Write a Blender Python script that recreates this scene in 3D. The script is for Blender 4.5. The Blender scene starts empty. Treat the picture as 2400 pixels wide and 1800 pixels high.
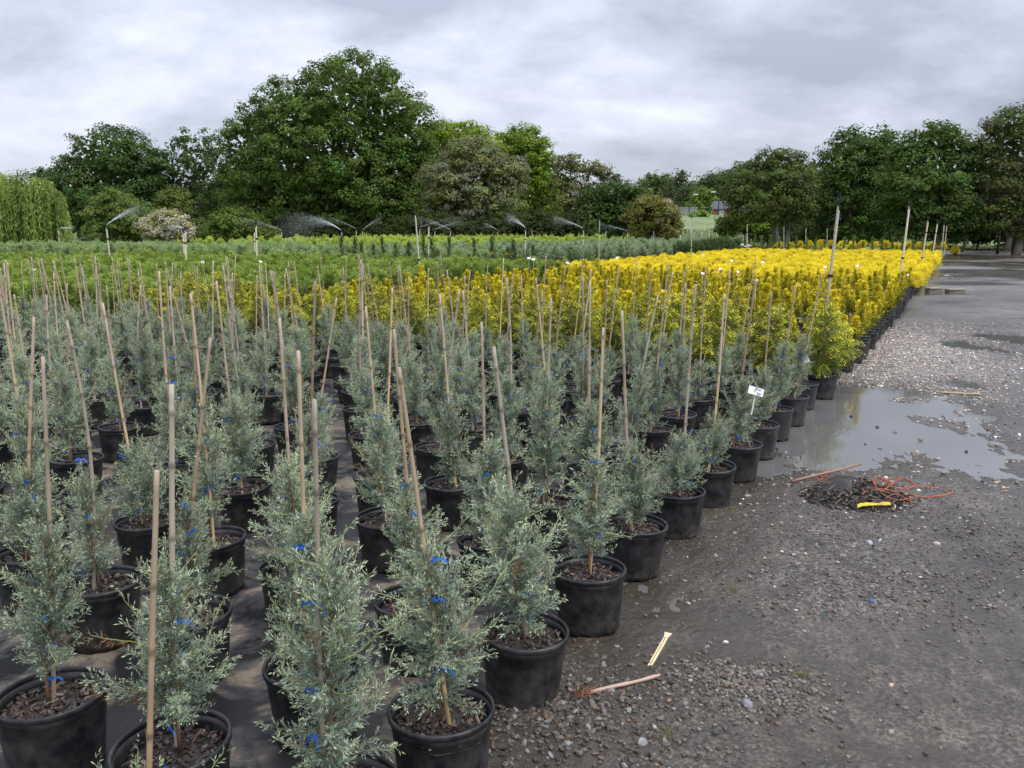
import bpy, math, random
import numpy as np
from mathutils import Vector, Quaternion, Matrix, Euler

random.seed(7)
RNG = np.random.default_rng(7)
SC = bpy.context.scene
COL = SC.collection
R = math.radians

# ------------------------------------------------------------------ camera
FPX, PITCH, HCAM = 1870.0, math.atan(328 / 1870.0), 1.65
cam_d = bpy.data.cameras.new('camera')
cam_d.sensor_width = 36.0
cam_d.lens = 36.0 * FPX / 2400.0
cam_d.clip_start, cam_d.clip_end = 0.05, 3000
cam = bpy.data.objects.new('camera', cam_d)
COL.objects.link(cam)
cam.location = (0, 0, HCAM)
cam.rotation_euler = (math.pi / 2 - PITCH, 0, 0)
SC.camera = cam

# ------------------------------------------------------------------ sky, sun, exposure
SUN_EL, SUN_AZ = R(52), R(118)          # azimuth clockwise from +Y (view direction)
W = bpy.data.worlds.new('World')
SC.world = W
W.use_nodes = True
nt = W.node_tree
nt.nodes.clear()
def wn(t, **k):
    n = nt.nodes.new(t)
    for a, b in k.items(): setattr(n, a, b)
    return n
L = nt.links.new
out = wn('ShaderNodeOutputWorld'); bg = wn('ShaderNodeBackground')
tc = wn('ShaderNodeTexCoord'); sep = wn('ShaderNodeSeparateXYZ')
L(tc.outputs['Generated'], sep.inputs[0])
zc = wn('ShaderNodeMath', operation='MAXIMUM'); zc.inputs[1].default_value = 0.0; L(sep.outputs['Z'], zc.inputs[0])
za = wn('ShaderNodeMath', operation='ADD'); za.inputs[1].default_value = 0.42; L(zc.outputs[0], za.inputs[0])
dv = wn('ShaderNodeVectorMath', operation='DIVIDE'); L(tc.outputs['Generated'], dv.inputs[0]); L(za.outputs[0], dv.inputs[1])
fl = wn('ShaderNodeVectorMath', operation='MULTIPLY'); L(dv.outputs[0], fl.inputs[0]); fl.inputs[1].default_value = (0.75, 1.0, 0.0)
of = wn('ShaderNodeVectorMath', operation='ADD'); L(fl.outputs[0], of.inputs[0]); of.inputs[1].default_value = (3.1, 8.6, 2.0)
n1 = wn('ShaderNodeTexNoise'); n1.inputs['Scale'].default_value = 1.75; n1.inputs['Detail'].default_value = 8; n1.inputs['Roughness'].default_value = 0.5; n1.inputs['Distortion'].default_value = 0.15
L(of.outputs[0], n1.inputs['Vector'])
n2 = wn('ShaderNodeTexNoise'); n2.inputs['Scale'].default_value = 4.6; n2.inputs['Detail'].default_value = 9; n2.inputs['Roughness'].default_value = 0.6
L(of.outputs[0], n2.inputs['Vector'])
mxn = wn('ShaderNodeMix', data_type='FLOAT'); mxn.inputs[0].default_value = 0.33
L(n1.outputs['Fac'], mxn.inputs[2]); L(n2.outputs['Fac'], mxn.inputs[3])
rp = wn('ShaderNodeValToRGB'); L(mxn.outputs[0], rp.inputs[0])
cr = rp.color_ramp
cr.elements[0].position = 0.40; cr.elements[0].color = (0.235, 0.252, 0.305, 1)
cr.elements[1].position = 0.62; cr.elements[1].color = (0.54, 0.565, 0.65, 1)
e = cr.elements.new(0.50); e.color = (0.36, 0.382, 0.45, 1)
gr = wn('ShaderNodeMath', operation='MULTIPLY_ADD'); L(zc.outputs[0], gr.inputs[0]); gr.inputs[1].default_value = 2.8; gr.inputs[2].default_value = 0.74
ml = wn('ShaderNodeVectorMath', operation='MULTIPLY'); L(rp.outputs[0], ml.inputs[0]); L(gr.outputs[0], ml.inputs[1])
sky = wn('ShaderNodeTexSky', sky_type='NISHITA'); sky.sun_disc = False
sky.sun_elevation = SUN_EL; sky.sun_rotation = SUN_AZ
sk = wn('ShaderNodeVectorMath', operation='SCALE'); L(sky.outputs[0], sk.inputs[0]); sk.inputs['Scale'].default_value = 0.012
ad = wn('ShaderNodeVectorMath', operation='ADD'); L(ml.outputs[0], ad.inputs[0]); L(sk.outputs[0], ad.inputs[1])
L(ad.outputs[0], bg.inputs['Color']); bg.inputs['Strength'].default_value = 1.0
L(bg.outputs[0], out.inputs[0])

sun_d = bpy.data.lights.new('sun', 'SUN'); sun_d.energy = 1.5; sun_d.angle = R(16); sun_d.color = (1.0, 0.96, 0.9)
sun = bpy.data.objects.new('sun', sun_d); COL.objects.link(sun)
sd = Vector((math.sin(SUN_AZ) * math.cos(SUN_EL), math.cos(SUN_AZ) * math.cos(SUN_EL), math.sin(SUN_EL)))
sun.rotation_euler = sd.to_track_quat('Z', 'Y').to_euler()
sun.location = sd * 50
vs = SC.view_settings
vs.view_transform = 'Standard'; vs.look = 'None'; vs.exposure = 0.56; vs.gamma = 1.0
try: vs.use_curve_mapping = False
except Exception: pass
SC.cycles.max_bounces = 8
SC.cycles.transparent_max_bounces = 16

# ------------------------------------------------------------------ geometry helpers
def ray(u, v):
    a = (u - 1200) / FPX; b = (v - 900) / FPX
    return np.array([a, math.cos(PITCH) - b * math.sin(PITCH), -math.sin(PITCH) - b * math.cos(PITCH)])
def tz(y):
    y = np.asarray(y, float)
    return 0.016 * np.clip(y - 18, 0, 67) + 0.075 * np.clip(y - 85, 0, 85) + 0.02 * np.clip(y - 170, 0, None)
def atZ(u, v, z=0.0):
    r = ray(u, v); t = (z - HCAM) / r[2]
    return np.array([0, 0, HCAM]) + r * t
def atY(u, v, Y):
    r = ray(u, v); return np.array([0, 0, HCAM]) + r * (Y / r[1])
def ground(u, v, dz=0.0):
    r = ray(u, v); t = 1.0
    for s in np.geomspace(1.5, 400, 900):
        if HCAM + r[2] * s <= float(tz(r[1] * s)) + dz: t = s; break
    p = r * t; return np.array([p[0], p[1], float(tz(p[1])) + dz])
EU = np.array([0.55, 1.0]); EU /= np.hypot(*EU)      # along the pot edge
EV = np.array([-EU[1], EU[0]])                       # into the bed
O2 = np.array([0.03, 2.82])
def bed(u, v):
    q = O2 + u * EU + v * EV
    return q[0], q[1], float(tz(q[1]))
def to_uv(x, y):
    dx, dy = x - O2[0], y - O2[1]
    return dx * EU[0] + dy * EU[1], dx * EV[0] + dy * EV[1]

def hsh(i, j, s):
    h = np.sin(i * 127.1 + j * 311.7 + s * 74.7) * 43758.5453
    return h - np.floor(h)
def vn(x, y, s=0):
    i, j = np.floor(x), np.floor(y); fx, fy = x - i, y - j
    fx = fx * fx * (3 - 2 * fx); fy = fy * fy * (3 - 2 * fy)
    a, b, c, d = hsh(i, j, s), hsh(i + 1, j, s), hsh(i, j + 1, s), hsh(i + 1, j + 1, s)
    return (a * (1 - fx) + b * fx) * (1 - fy) + (c * (1 - fx) + d * fx) * fy
def fbm(x, y, s=0, o=4):
    t = 0; a = 0.5; n = 0
    for k in range(o):
        t = t + a * vn(x * 2 ** k, y * 2 ** k, s + k * 13); n += a; a *= 0.5
    return t / n * 2 - 1          # about -1..1

def norm(a):
    return a / (np.linalg.norm(a, axis=-1, keepdims=True) + 1e-12)

def fmesh(name, V, tris=None, quads=None, col=None, smooth=False, mat=None, mats=None, midx=None):
    V = np.ascontiguousarray(V, dtype=np.float32).reshape(-1, 3)
    tris = np.zeros((0, 3), np.int32) if tris is None else np.asarray(tris, np.int32).reshape(-1, 3)
    quads = np.zeros((0, 4), np.int32) if quads is None else np.asarray(quads, np.int32).reshape(-1, 4)
    me = bpy.data.meshes.new(name)
    nf = len(tris) + len(quads); nl = len(tris) * 3 + len(quads) * 4
    me.vertices.add(len(V)); me.vertices.foreach_set('co', V.ravel())
    me.loops.add(nl); me.loops.foreach_set('vertex_index', np.concatenate([tris.ravel(), quads.ravel()]).astype(np.int32))
    me.polygons.add(nf)
    st = np.concatenate([np.arange(len(tris)) * 3, len(tris) * 3 + np.arange(len(quads)) * 4]).astype(np.int32)
    me.polygons.foreach_set('loop_start', st)
    me.polygons.foreach_set('use_smooth', np.full(nf, smooth, dtype=bool))
    if col is not None:
        c = np.ones((len(V), 4), np.float32); c[:, :3] = np.asarray(col, np.float32).reshape(-1, 3)
        at = me.color_attributes.new('col', 'FLOAT_COLOR', 'POINT'); at.data.foreach_set('color', c.ravel())
    me.update(calc_edges=True)
    if mats:
        for m in mats: me.materials.append(m)
        if midx is not None: me.polygons.foreach_set('material_index', np.asarray(midx, np.int32))
    elif mat: me.materials.append(mat)
    return me

class MB:
    """collects pieces into one mesh"""
    def __init__(s): s.V = []; s.T = []; s.Q = []; s.C = []; s.n = 0
    def add(s, V, tris=None, quads=None, col=(1, 1, 1)):
        V = np.asarray(V, float).reshape(-1, 3)
        if tris is not None and len(tris): s.T.append(np.asarray(tris, int).reshape(-1, 3) + s.n)
        if quads is not None and len(quads): s.Q.append(np.asarray(quads, int).reshape(-1, 4) + s.n)
        c = np.asarray(col, float)
        s.C.append(np.broadcast_to(c, V.shape) if c.ndim == 1 else c)
        s.V.append(V); s.n += len(V)
    def tube(s, pts, rad, n=6, col=(1, 1, 1), cap=True):
        pts = np.asarray(pts, float); m = len(pts); rad = np.broadcast_to(np.asarray(rad, float), (m,))
        tg = norm(np.gradient(pts, axis=0)); up = np.array([0, 0, 1.0])
        if abs(tg[0] @ up) > 0.9: up = np.array([1.0, 0, 0])
        a = norm(np.cross(tg, up)); b = np.cross(tg, a)
        th = np.arange(n) * 2 * math.pi / n
        V = pts[:, None] + rad[:, None, None] * (np.cos(th)[None, :, None] * a[:, None] + np.sin(th)[None, :, None] * b[:, None])
        i = np.arange(m - 1)[:, None] * n; k = np.arange(n)[None]
        Q = np.stack([i + k, i + (k + 1) % n, i + n + (k + 1) % n, i + n + k], -1).reshape(-1, 4)
        V = V.reshape(-1, 3); T = []
        if cap:
            V = np.vstack([V, pts[0], pts[-1]])
            for k2 in range(n):
                T.append((m * n, (k2 + 1) % n, k2)); T.append((m * n + 1, (m - 1) * n + k2, (m - 1) * n + (k2 + 1) % n))
        c = np.asarray(col, float)
        if c.ndim == 2:
            c = np.repeat(c, n, axis=0)
            if cap: c = np.vstack([c, c[0], c[-1]])
        s.add(V, T, Q, c)
    def box(s, c, d, rz=0.0, col=(1, 1, 1), R3=None):
        x, y, z = np.asarray(d) / 2
        V = np.array([(sx * x, sy * y, sz * z) for sz in (-1, 1) for sy in (-1, 1) for sx in (-1, 1)])
        if R3 is not None: V = V @ np.asarray(R3).T
        elif rz:
            cc, ss = math.cos(rz), math.sin(rz); V = V @ np.array([[cc, ss, 0], [-ss, cc, 0], [0, 0, 1]])
        s.add(V + np.asarray(c), None, [(0, 2, 3, 1), (4, 5, 7, 6), (0, 1, 5, 4), (2, 6, 7, 3), (0, 4, 6, 2), (1, 3, 7, 5)], col)
    def lathe(s, prof, n=32, col=(1, 1, 1), jit=None):
        prof = np.asarray(prof, float); m = len(prof); th = np.arange(n) * 2 * math.pi / n
        V = np.stack([prof[:, 0:1] * np.cos(th), prof[:, 0:1] * np.sin(th), np.broadcast_to(prof[:, 1:2], (m, n))], -1)
        if jit is not None: V = jit(V)
        i = np.arange(m - 1)[:, None] * n; k = np.arange(n)[None]
        Q = np.stack([i + k, i + (k + 1) % n, i + n + (k + 1) % n, i + n + k], -1).reshape(-1, 4)
        s.add(V.reshape(-1, 3), None, Q, col)
    def mesh(s, name, mat=None, smooth=False):
        return fmesh(name, np.vstack(s.V), np.vstack(s.T) if s.T else None, np.vstack(s.Q) if s.Q else None, np.vstack(s.C), smooth, mat)

def obj(name, data, parent=None, loc=None, rot=None, scale=None, label=None, cat=None, group=None, kind=None):
    o = bpy.data.objects.new(name, data); COL.objects.link(o)
    if parent is not None: o.parent = parent
    if loc is not None: o.location = loc
    if rot is not None:
        if isinstance(rot, Quaternion): o.rotation_mode = 'QUATERNION'; o.rotation_quaternion = rot
        else: o.rotation_euler = rot
    if scale is not None: o.scale = (scale,) * 3 if np.isscalar(scale) else scale
    if label: o['label'] = label
    if cat: o['category'] = cat
    if group: o['group'] = group
    if kind: o['kind'] = kind
    return o

# ------------------------------------------------------------------ materials
def new_mat(name):
    m = bpy.data.materials.new(name); m.use_nodes = True
    m.node_tree.nodes.clear(); return m, m.node_tree.nodes, m.node_tree.links.new
def nd(N, t, **k):
    n = N.new(t)
    for a, b in k.items():
        if a.startswith('i_'): n.inputs[a[2:].replace('_', ' ')].default_value = b
        else: setattr(n, a, b)
    return n
def attr_mat(name, rough=0.6, spec=0.3, transl=0.0, rnd=0.0, noise=None, bump=None, mult=1.0):
    """colour from the vertex attribute, varied per object and by noise"""
    m, N, K = new_mat(name)
    o = nd(N, 'ShaderNodeOutputMaterial'); p = nd(N, 'ShaderNodeBsdfPrincipled')
    p.inputs['Roughness'].default_value = rough; p.inputs['Specular IOR Level'].default_value = spec
    a = nd(N, 'ShaderNodeAttribute', attribute_name='col'); c = a.outputs['Color']
    if mult != 1.0:
        s = nd(N, 'ShaderNodeVectorMath', operation='SCALE'); K(c, s.inputs[0]); s.inputs['Scale'].default_value = mult; c = s.outputs[0]
    if rnd:
        oi = nd(N, 'ShaderNodeObjectInfo')
        mr = nd(N, 'ShaderNodeMapRange'); mr.inputs['To Min'].default_value = 1 - rnd; mr.inputs['To Max'].default_value = 1 + rnd
        K(oi.outputs['Random'], mr.inputs['Value'])
        s = nd(N, 'ShaderNodeVectorMath', operation='SCALE'); K(c, s.inputs[0]); K(mr.outputs[0], s.inputs['Scale']); c = s.outputs[0]
    if noise:
        sc, amt = noise
        t = nd(N, 'ShaderNodeTexCoord'); n = nd(N, 'ShaderNodeTexNoise'); n.inputs['Scale'].default_value = sc; n.inputs['Detail'].default_value = 5
        K(t.outputs['Object'], n.inputs['Vector'])
        mr = nd(N, 'ShaderNodeMapRange'); mr.inputs['From Min'].default_value = 0.25; mr.inputs['From Max'].default_value = 0.75
        mr.inputs['To Min'].default_value = 1 - amt; mr.inputs['To Max'].default_value = 1 + amt
        K(n.outputs['Fac'], mr.inputs['Value'])
        s = nd(N, 'ShaderNodeVectorMath', operation='SCALE'); K(c, s.inputs[0]); K(mr.outputs[0], s.inputs['Scale']); c = s.outputs[0]
        if bump:
            b = nd(N, 'ShaderNodeBump'); b.inputs['Strength'].default_value = bump; b.inputs['Distance'].default_value = 0.004
            K(n.outputs['Fac'], b.inputs['Height']); K(b.outputs[0], p.inputs['Normal'])
    K(c, p.inputs['Base Color'])
    sh = p.outputs[0]
    if transl:
        tr = nd(N, 'ShaderNodeBsdfTranslucent'); K(c, tr.inputs['Color'])
        mx = nd(N, 'ShaderNodeMixShader'); mx.inputs[0].default_value = transl
        K(sh, mx.inputs[1]); K(tr.outputs[0], mx.inputs[2]); sh = mx.outputs[0]
    K(sh, o.inputs[0])
    return m

M_BLUE = attr_mat('blue_foliage', 0.6, 0.15, 0.28, 0.18)
M_GOLD = attr_mat('golden_foliage', 0.55, 0.2, 0.22, 0.2)
M_GREEN = attr_mat('green_foliage', 0.55, 0.3, 0.25, 0.16)
M_LEAF = attr_mat('tree_leaves', 0.65, 0.1, 0.42, 0.0)
M_BARK = attr_mat('bark', 0.85, 0.2, 0, 0.1, (14, 0.35), 0.6)
M_MULCH = attr_mat('bark_mulch', 0.55, 0.5, 0, 0.1)
M_CANE = attr_mat('bamboo', 0.5, 0.4, 0, 0.22, (9, 0.18), 0.15)
M_WOOD = attr_mat('weathered_wood', 0.7, 0.3, 0, 0.1, (20, 0.2), 0.2)
M_STONE = attr_mat('stone', 0.55, 0.45, 0, 0.0, (60, 0.25), 0.3)
M_PLAIN = attr_mat('painted_plain', 0.5, 0.4)
M_CARD = attr_mat('white_card', 0.4, 0.4)
M_TAPE = attr_mat('plastic_tape', 0.35, 0.5, 0.15)
M_STRING = attr_mat('twine', 0.7, 0.2)
M_HOUSE = attr_mat('house', 0.8, 0.2, 0, 0, (6, 0.15))
M_GRASSB = attr_mat('grass_blades', 0.6, 0.25, 0.3)

# black nursery plastic with dust
def pot_mat():
    m, N, K = new_mat('black_pot_plastic')
    o = nd(N, 'ShaderNodeOutputMaterial'); p = nd(N, 'ShaderNodeBsdfPrincipled')
    t = nd(N, 'ShaderNodeTexCoord'); oi = nd(N, 'ShaderNodeObjectInfo')
    mp = nd(N, 'ShaderNodeVectorMath', operation='ADD'); K(t.outputs['Object'], mp.inputs[0]); K(oi.outputs['Random'], mp.inputs[1])
    n = nd(N, 'ShaderNodeTexNoise', i_Scale=11.0, i_Detail=7.0, i_Roughness=0.65); K(mp.outputs[0], n.inputs['Vector'])
    n2 = nd(N, 'ShaderNodeTexNoise', i_Scale=240.0, i_Detail=2.0); K(mp.outputs[0], n2.inputs['Vector'])
    mr = nd(N, 'ShaderNodeMapRange'); mr.inputs['From Min'].default_value = 0.42; mr.inputs['From Max'].default_value = 0.8; K(n.outputs['Fac'], mr.inputs['Value'])
    mr2 = nd(N, 'ShaderNodeMapRange'); mr2.inputs['From Min'].default_value = 0.62; mr2.inputs['From Max'].default_value = 0.8; K(n2.outputs['Fac'], mr2.inputs['Value'])
    ad = nd(N, 'ShaderNodeMath', operation='MULTIPLY_ADD'); K(mr2.outputs[0], ad.inputs[0]); ad.inputs[1].default_value = 0.5; K(mr.outputs[0], ad.inputs[2])
    mx = nd(N, 'ShaderNodeMix', data_type='RGBA'); K(ad.outputs[0], mx.inputs[0])
    mx.inputs[6].default_value = (0.0085, 0.009, 0.0105, 1); mx.inputs[7].default_value = (0.066, 0.064, 0.062, 1)
    sz = nd(N, 'ShaderNodeSeparateXYZ'); K(t.outputs['Object'], sz.inputs[0])
    hm = nd(N, 'ShaderNodeMapRange'); hm.inputs['From Min'].default_value = 0.11; hm.inputs['From Max'].default_value = 0.0; K(sz.outputs['Z'], hm.inputs['Value'])
    ms = nd(N, 'ShaderNodeMath', operation='MULTIPLY'); K(hm.outputs[0], ms.inputs[0])
    n3 = nd(N, 'ShaderNodeTexNoise', i_Scale=32.0, i_Detail=6.0, i_Roughness=0.7); K(mp.outputs[0], n3.inputs['Vector'])
    m3 = nd(N, 'ShaderNodeMapRange'); m3.inputs['From Min'].default_value = 0.40; m3.inputs['From Max'].default_value = 0.62; K(n3.outputs['Fac'], m3.inputs['Value']); K(m3.outputs[0], ms.inputs[1])
    mud = nd(N, 'ShaderNodeMix', data_type='RGBA'); K(ms.outputs[0], mud.inputs[0]); K(mx.outputs[2], mud.inputs[6]); mud.inputs[7].default_value = (0.085, 0.072, 0.056, 1)
    K(mud.outputs[2], p.inputs['Base Color'])
    p.inputs['Roughness'].default_value = 0.44; p.inputs['Specular IOR Level'].default_value = 0.34
    b = nd(N, 'ShaderNodeBump'); b.inputs['Strength'].default_value = 0.25; b.inputs['Distance'].default_value = 0.001; K(n2.outputs['Fac'], b.inputs['Height']); K(b.outputs[0], p.inputs['Normal'])
    K(p.outputs[0], o.inputs[0]); return m
M_POT = pot_mat()

def ramp(N, K, fac, stops):
    r = nd(N, 'ShaderNodeValToRGB'); K(fac, r.inputs[0]); c = r.color_ramp
    c.elements[0].position, c.elements[0].color = stops[0][0], (*stops[0][1], 1)
    c.elements[1].position, c.elements[1].color = stops[-1][0], (*stops[-1][1], 1)
    for pos, cc in stops[1:-1]:
        e = c.elements.new(pos); e.color = (*cc, 1)
    return r.outputs[0]

# wet compacted gravel
def yard_mat():
    m, N, K = new_mat('wet_gravel_ground')
    o = nd(N, 'ShaderNodeOutputMaterial'); p = nd(N, 'ShaderNodeBsdfPrincipled')
    t = nd(N, 'ShaderNodeTexCoord'); P = t.outputs['Object']
    big = nd(N, 'ShaderNodeTexNoise', i_Scale=0.9, i_Detail=7.0, i_Roughness=0.6); K(P, big.inputs['Vector'])
    fine = nd(N, 'ShaderNodeTexNoise', i_Scale=55.0, i_Detail=6.0, i_Roughness=0.7); K(P, fine.inputs['Vector'])
    vo = nd(N, 'ShaderNodeTexVoronoi', i_Scale=62.0); K(P, vo.inputs['Vector'])
    vo2 = nd(N, 'ShaderNodeTexVoronoi', i_Scale=24.0); K(P, vo2.inputs['Vector'])
    base = ramp(N, K, fine.outputs['Fac'], [(0.38, (0.018, 0.0142, 0.0105)), (0.5, (0.066, 0.0545, 0.042)), (0.62, (0.18, 0.155, 0.125))])
    peb = ramp(N, K, vo.outputs['Color'], [(0.0, (0.022, 0.019, 0.015)), (0.6, (0.068, 0.059, 0.050)), (1.0, (0.22, 0.2, 0.178))])
    a = nd(N, 'ShaderNodeAttribute', attribute_name='col'); sp = nd(N, 'ShaderNodeSeparateColor'); K(a.outputs['Color'], sp.inputs[0])
    # R = wetness / submersion, G = looseness (pebbly), B = pale dusting
    mx = nd(N, 'ShaderNodeMix', data_type='RGBA'); K(sp.outputs['Green'], mx.inputs[0]); K(base, mx.inputs[6]); K(peb, mx.inputs[7])
    bt = nd(N, 'ShaderNodeMapRange'); bt.inputs['From Min'].default_value = 0.38; bt.inputs['From Max'].default_value = 0.62; bt.inputs['To Min'].default_value = 0.6; bt.inputs['To Max'].default_value = 1.35
    K(big.outputs['Fac'], bt.inputs['Value'])
    sc = nd(N, 'ShaderNodeVectorMath', operation='SCALE'); K(mx.outputs[2], sc.inputs[0]); K(bt.outputs[0], sc.inputs['Scale'])
    mp = nd(N, 'ShaderNodeVectorMath', operation='MULTIPLY'); K(P, mp.inputs[0]); mp.inputs[1].default_value = (1.0, 0.8, 1.0)
    mid = nd(N, 'ShaderNodeTexNoise', i_Scale=5.0, i_Detail=12.0, i_Roughness=0.78); K(mp.outputs[0], mid.inputs['Vector'])
    mm = nd(N, 'ShaderNodeMapRange'); mm.inputs['From Min'].default_value = 0.38; mm.inputs['From Max'].default_value = 0.62; mm.inputs['To Min'].default_value = 0.5; mm.inputs['To Max'].default_value = 1.5
    K(mid.outputs['Fac'], mm.inputs['Value'])
    s2 = nd(N, 'ShaderNodeVectorMath', operation='SCALE'); K(sc.outputs[0], s2.inputs[0]); K(mm.outputs[0], s2.inputs['Scale']); sc = s2
    pm = nd(N, 'ShaderNodeMath', operation='MULTIPLY'); K(sp.outputs['Blue'], pm.inputs[0]); K(mm.outputs[0], pm.inputs[1]); pm.use_clamp = True
    pale = nd(N, 'ShaderNodeMix', data_type='RGBA'); K(pm.outputs[0], pale.inputs[0]); K(sc.outputs[0], pale.inputs[6]); pale.inputs[7].default_value = (0.215, 0.208, 0.2, 1)
    wet = nd(N, 'ShaderNodeMix', data_type='RGBA'); K(sp.outputs['Red'], wet.inputs[0]); K(pale.outputs[2], wet.inputs[6]); wet.inputs[7].default_value = (0.050, 0.0415, 0.031, 1)
    K(wet.outputs[2], p.inputs['Base Color'])
    rr = nd(N, 'ShaderNodeMapRange'); rr.inputs['To Min'].default_value = 0.55; rr.inputs['To Max'].default_value = 0.17; K(sp.outputs['Red'], rr.inputs['Value']); K(rr.outputs[0], p.inputs['Roughness'])
    p.inputs['Specular IOR Level'].default_value = 0.36
    b1 = nd(N, 'ShaderNodeBump'); b1.inputs['Strength'].default_value = 0.8; b1.inputs['Distance'].default_value = 0.006; K(fine.outputs['Fac'], b1.inputs['Height'])
    b2 = nd(N, 'ShaderNodeBump', invert=True); b2.inputs['Distance'].default_value = 0.008; K(vo.outputs['Distance'], b2.inputs['Height']); K(b1.outputs[0], b2.inputs['Normal'])
    bs = nd(N, 'ShaderNodeMath', operation='MULTIPLY'); K(sp.outputs['Green'], bs.inputs[0]); bs.inputs[1].default_value = 0.9; K(bs.outputs[0], b2.inputs['Strength'])
    b3 = nd(N, 'ShaderNodeBump', invert=True); b3.inputs['Distance'].default_value = 0.012; b3.inputs['Strength'].default_value = 0.35; K(vo2.outputs['Distance'], b3.inputs['Height']); K(b2.outputs[0], b3.inputs['Normal'])
    K(b3.outputs[0], p.inputs['Normal'])
    K(p.outputs[0], o.inputs[0]); return m

def mat_fabric():
    m, N, K = new_mat('woven_weed_mat')
    o = nd(N, 'ShaderNodeOutputMaterial'); p = nd(N, 'ShaderNodeBsdfPrincipled')
    t = nd(N, 'ShaderNodeTexCoord'); P = t.outputs['Object']
    n = nd(N, 'ShaderNodeTexNoise', i_Scale=4.2, i_Detail=9.0, i_Roughness=0.68, i_Distortion=0.6); K(P, n.inputs['Vector'])
    p.inputs['Specular IOR Level'].default_value = 0.22
    w = nd(N, 'ShaderNodeTexNoise', i_Scale=1.3, i_Detail=5.0, i_Distortion=0.8); K(P, w.inputs['Vector'])
    f = nd(N, 'ShaderNodeTexNoise', i_Scale=170.0, i_Detail=3.0); K(P, f.inputs['Vector'])
    c = ramp(N, K, n.outputs['Fac'], [(0.40, (0.010, 0.010, 0.011)), (0.47, (0.050, 0.048, 0.047)), (0.53, (0.085, 0.075, 0.063)), (0.60, (0.19, 0.155, 0.11))])
    mr = nd(N, 'ShaderNodeMapRange'); mr.inputs['From Min'].default_value = 0.3; mr.inputs['From Max'].default_value = 0.7; mr.inputs['To Min'].default_value = 0.7; mr.inputs['To Max'].default_value = 1.25; K(f.outputs['Fac'], mr.inputs['Value'])
    s = nd(N, 'ShaderNodeVectorMath', operation='SCALE'); K(c, s.inputs[0]); K(mr.outputs[0], s.inputs['Scale'])
    wm = nd(N, 'ShaderNodeMapRange'); wm.inputs['From Min'].default_value = 0.535; wm.inputs['From Max'].default_value = 0.57; K(w.outputs['Fac'], wm.inputs['Value'])
    wx = nd(N, 'ShaderNodeMix', data_type='RGBA'); K(wm.outputs[0], wx.inputs[0]); K(s.outputs[0], wx.inputs[6]); wx.inputs[7].default_value = (0.022, 0.021, 0.021, 1)
    K(wx.outputs[2], p.inputs['Base Color'])
    rr = nd(N, 'ShaderNodeMapRange'); rr.inputs['To Min'].default_value = 0.7; rr.inputs['To Max'].default_value = 0.36; K(wm.outputs[0], rr.inputs['Value']); K(rr.outputs[0], p.inputs['Roughness'])
    b = nd(N, 'ShaderNodeBump'); b.inputs['Strength'].default_value = 0.6; b.inputs['Distance'].default_value = 0.01; K(n.outputs['Fac'], b.inputs['Height'])
    b2 = nd(N, 'ShaderNodeBump'); b2.inputs['Strength'].default_value = 0.3; b2.inputs['Distance'].default_value = 0.002; K(f.outputs['Fac'], b2.inputs['Height']); K(b.outputs[0], b2.inputs['Normal'])
    K(b2.outputs[0], p.inputs['Normal']); K(p.outputs[0], o.inputs[0]); return m

def water_mat():
    m, N, K = new_mat('puddle_water')
    o = nd(N, 'ShaderNodeOutputMaterial')
    g = nd(N, 'ShaderNodeBsdfGlossy'); g.inputs['Roughness'].default_value = 0.015
    tr = nd(N, 'ShaderNodeBsdfTransparent'); tr.inputs['Color'].default_value = (0.72, 0.66, 0.56, 1)
    fr = nd(N, 'ShaderNodeFresnel'); fr.inputs['IOR'].default_value = 2.2
    t = nd(N, 'ShaderNodeTexCoord'); n = nd(N, 'ShaderNodeTexNoise', i_Scale=22.0, i_Detail=3.0); K(t.outputs['Object'], n.inputs['Vector'])
    b = nd(N, 'ShaderNodeBump'); b.inputs['Strength'].default_value = 0.06; b.inputs['Distance'].default_value = 0.004; K(n.outputs['Fac'], b.inputs['Height'])
    K(b.outputs[0], g.inputs['Normal']); K(b.outputs[0], fr.inputs['Normal'])
    sl = nd(N, 'ShaderNodeBsdfDiffuse'); sl.inputs['Color'].default_value = (0.27, 0.262, 0.25, 1)
    ms = nd(N, 'ShaderNodeMixShader'); ms.inputs[0].default_value = 0.50; K(tr.outputs[0], ms.inputs[1]); K(sl.outputs[0], ms.inputs[2])
    mx = nd(N, 'ShaderNodeMixShader'); K(fr.outputs[0], mx.inputs[0]); K(ms.outputs[0], mx.inputs[1]); K(g.outputs[0], mx.inputs[2])
    K(mx.outputs[0], o.inputs[0]); return m

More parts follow.
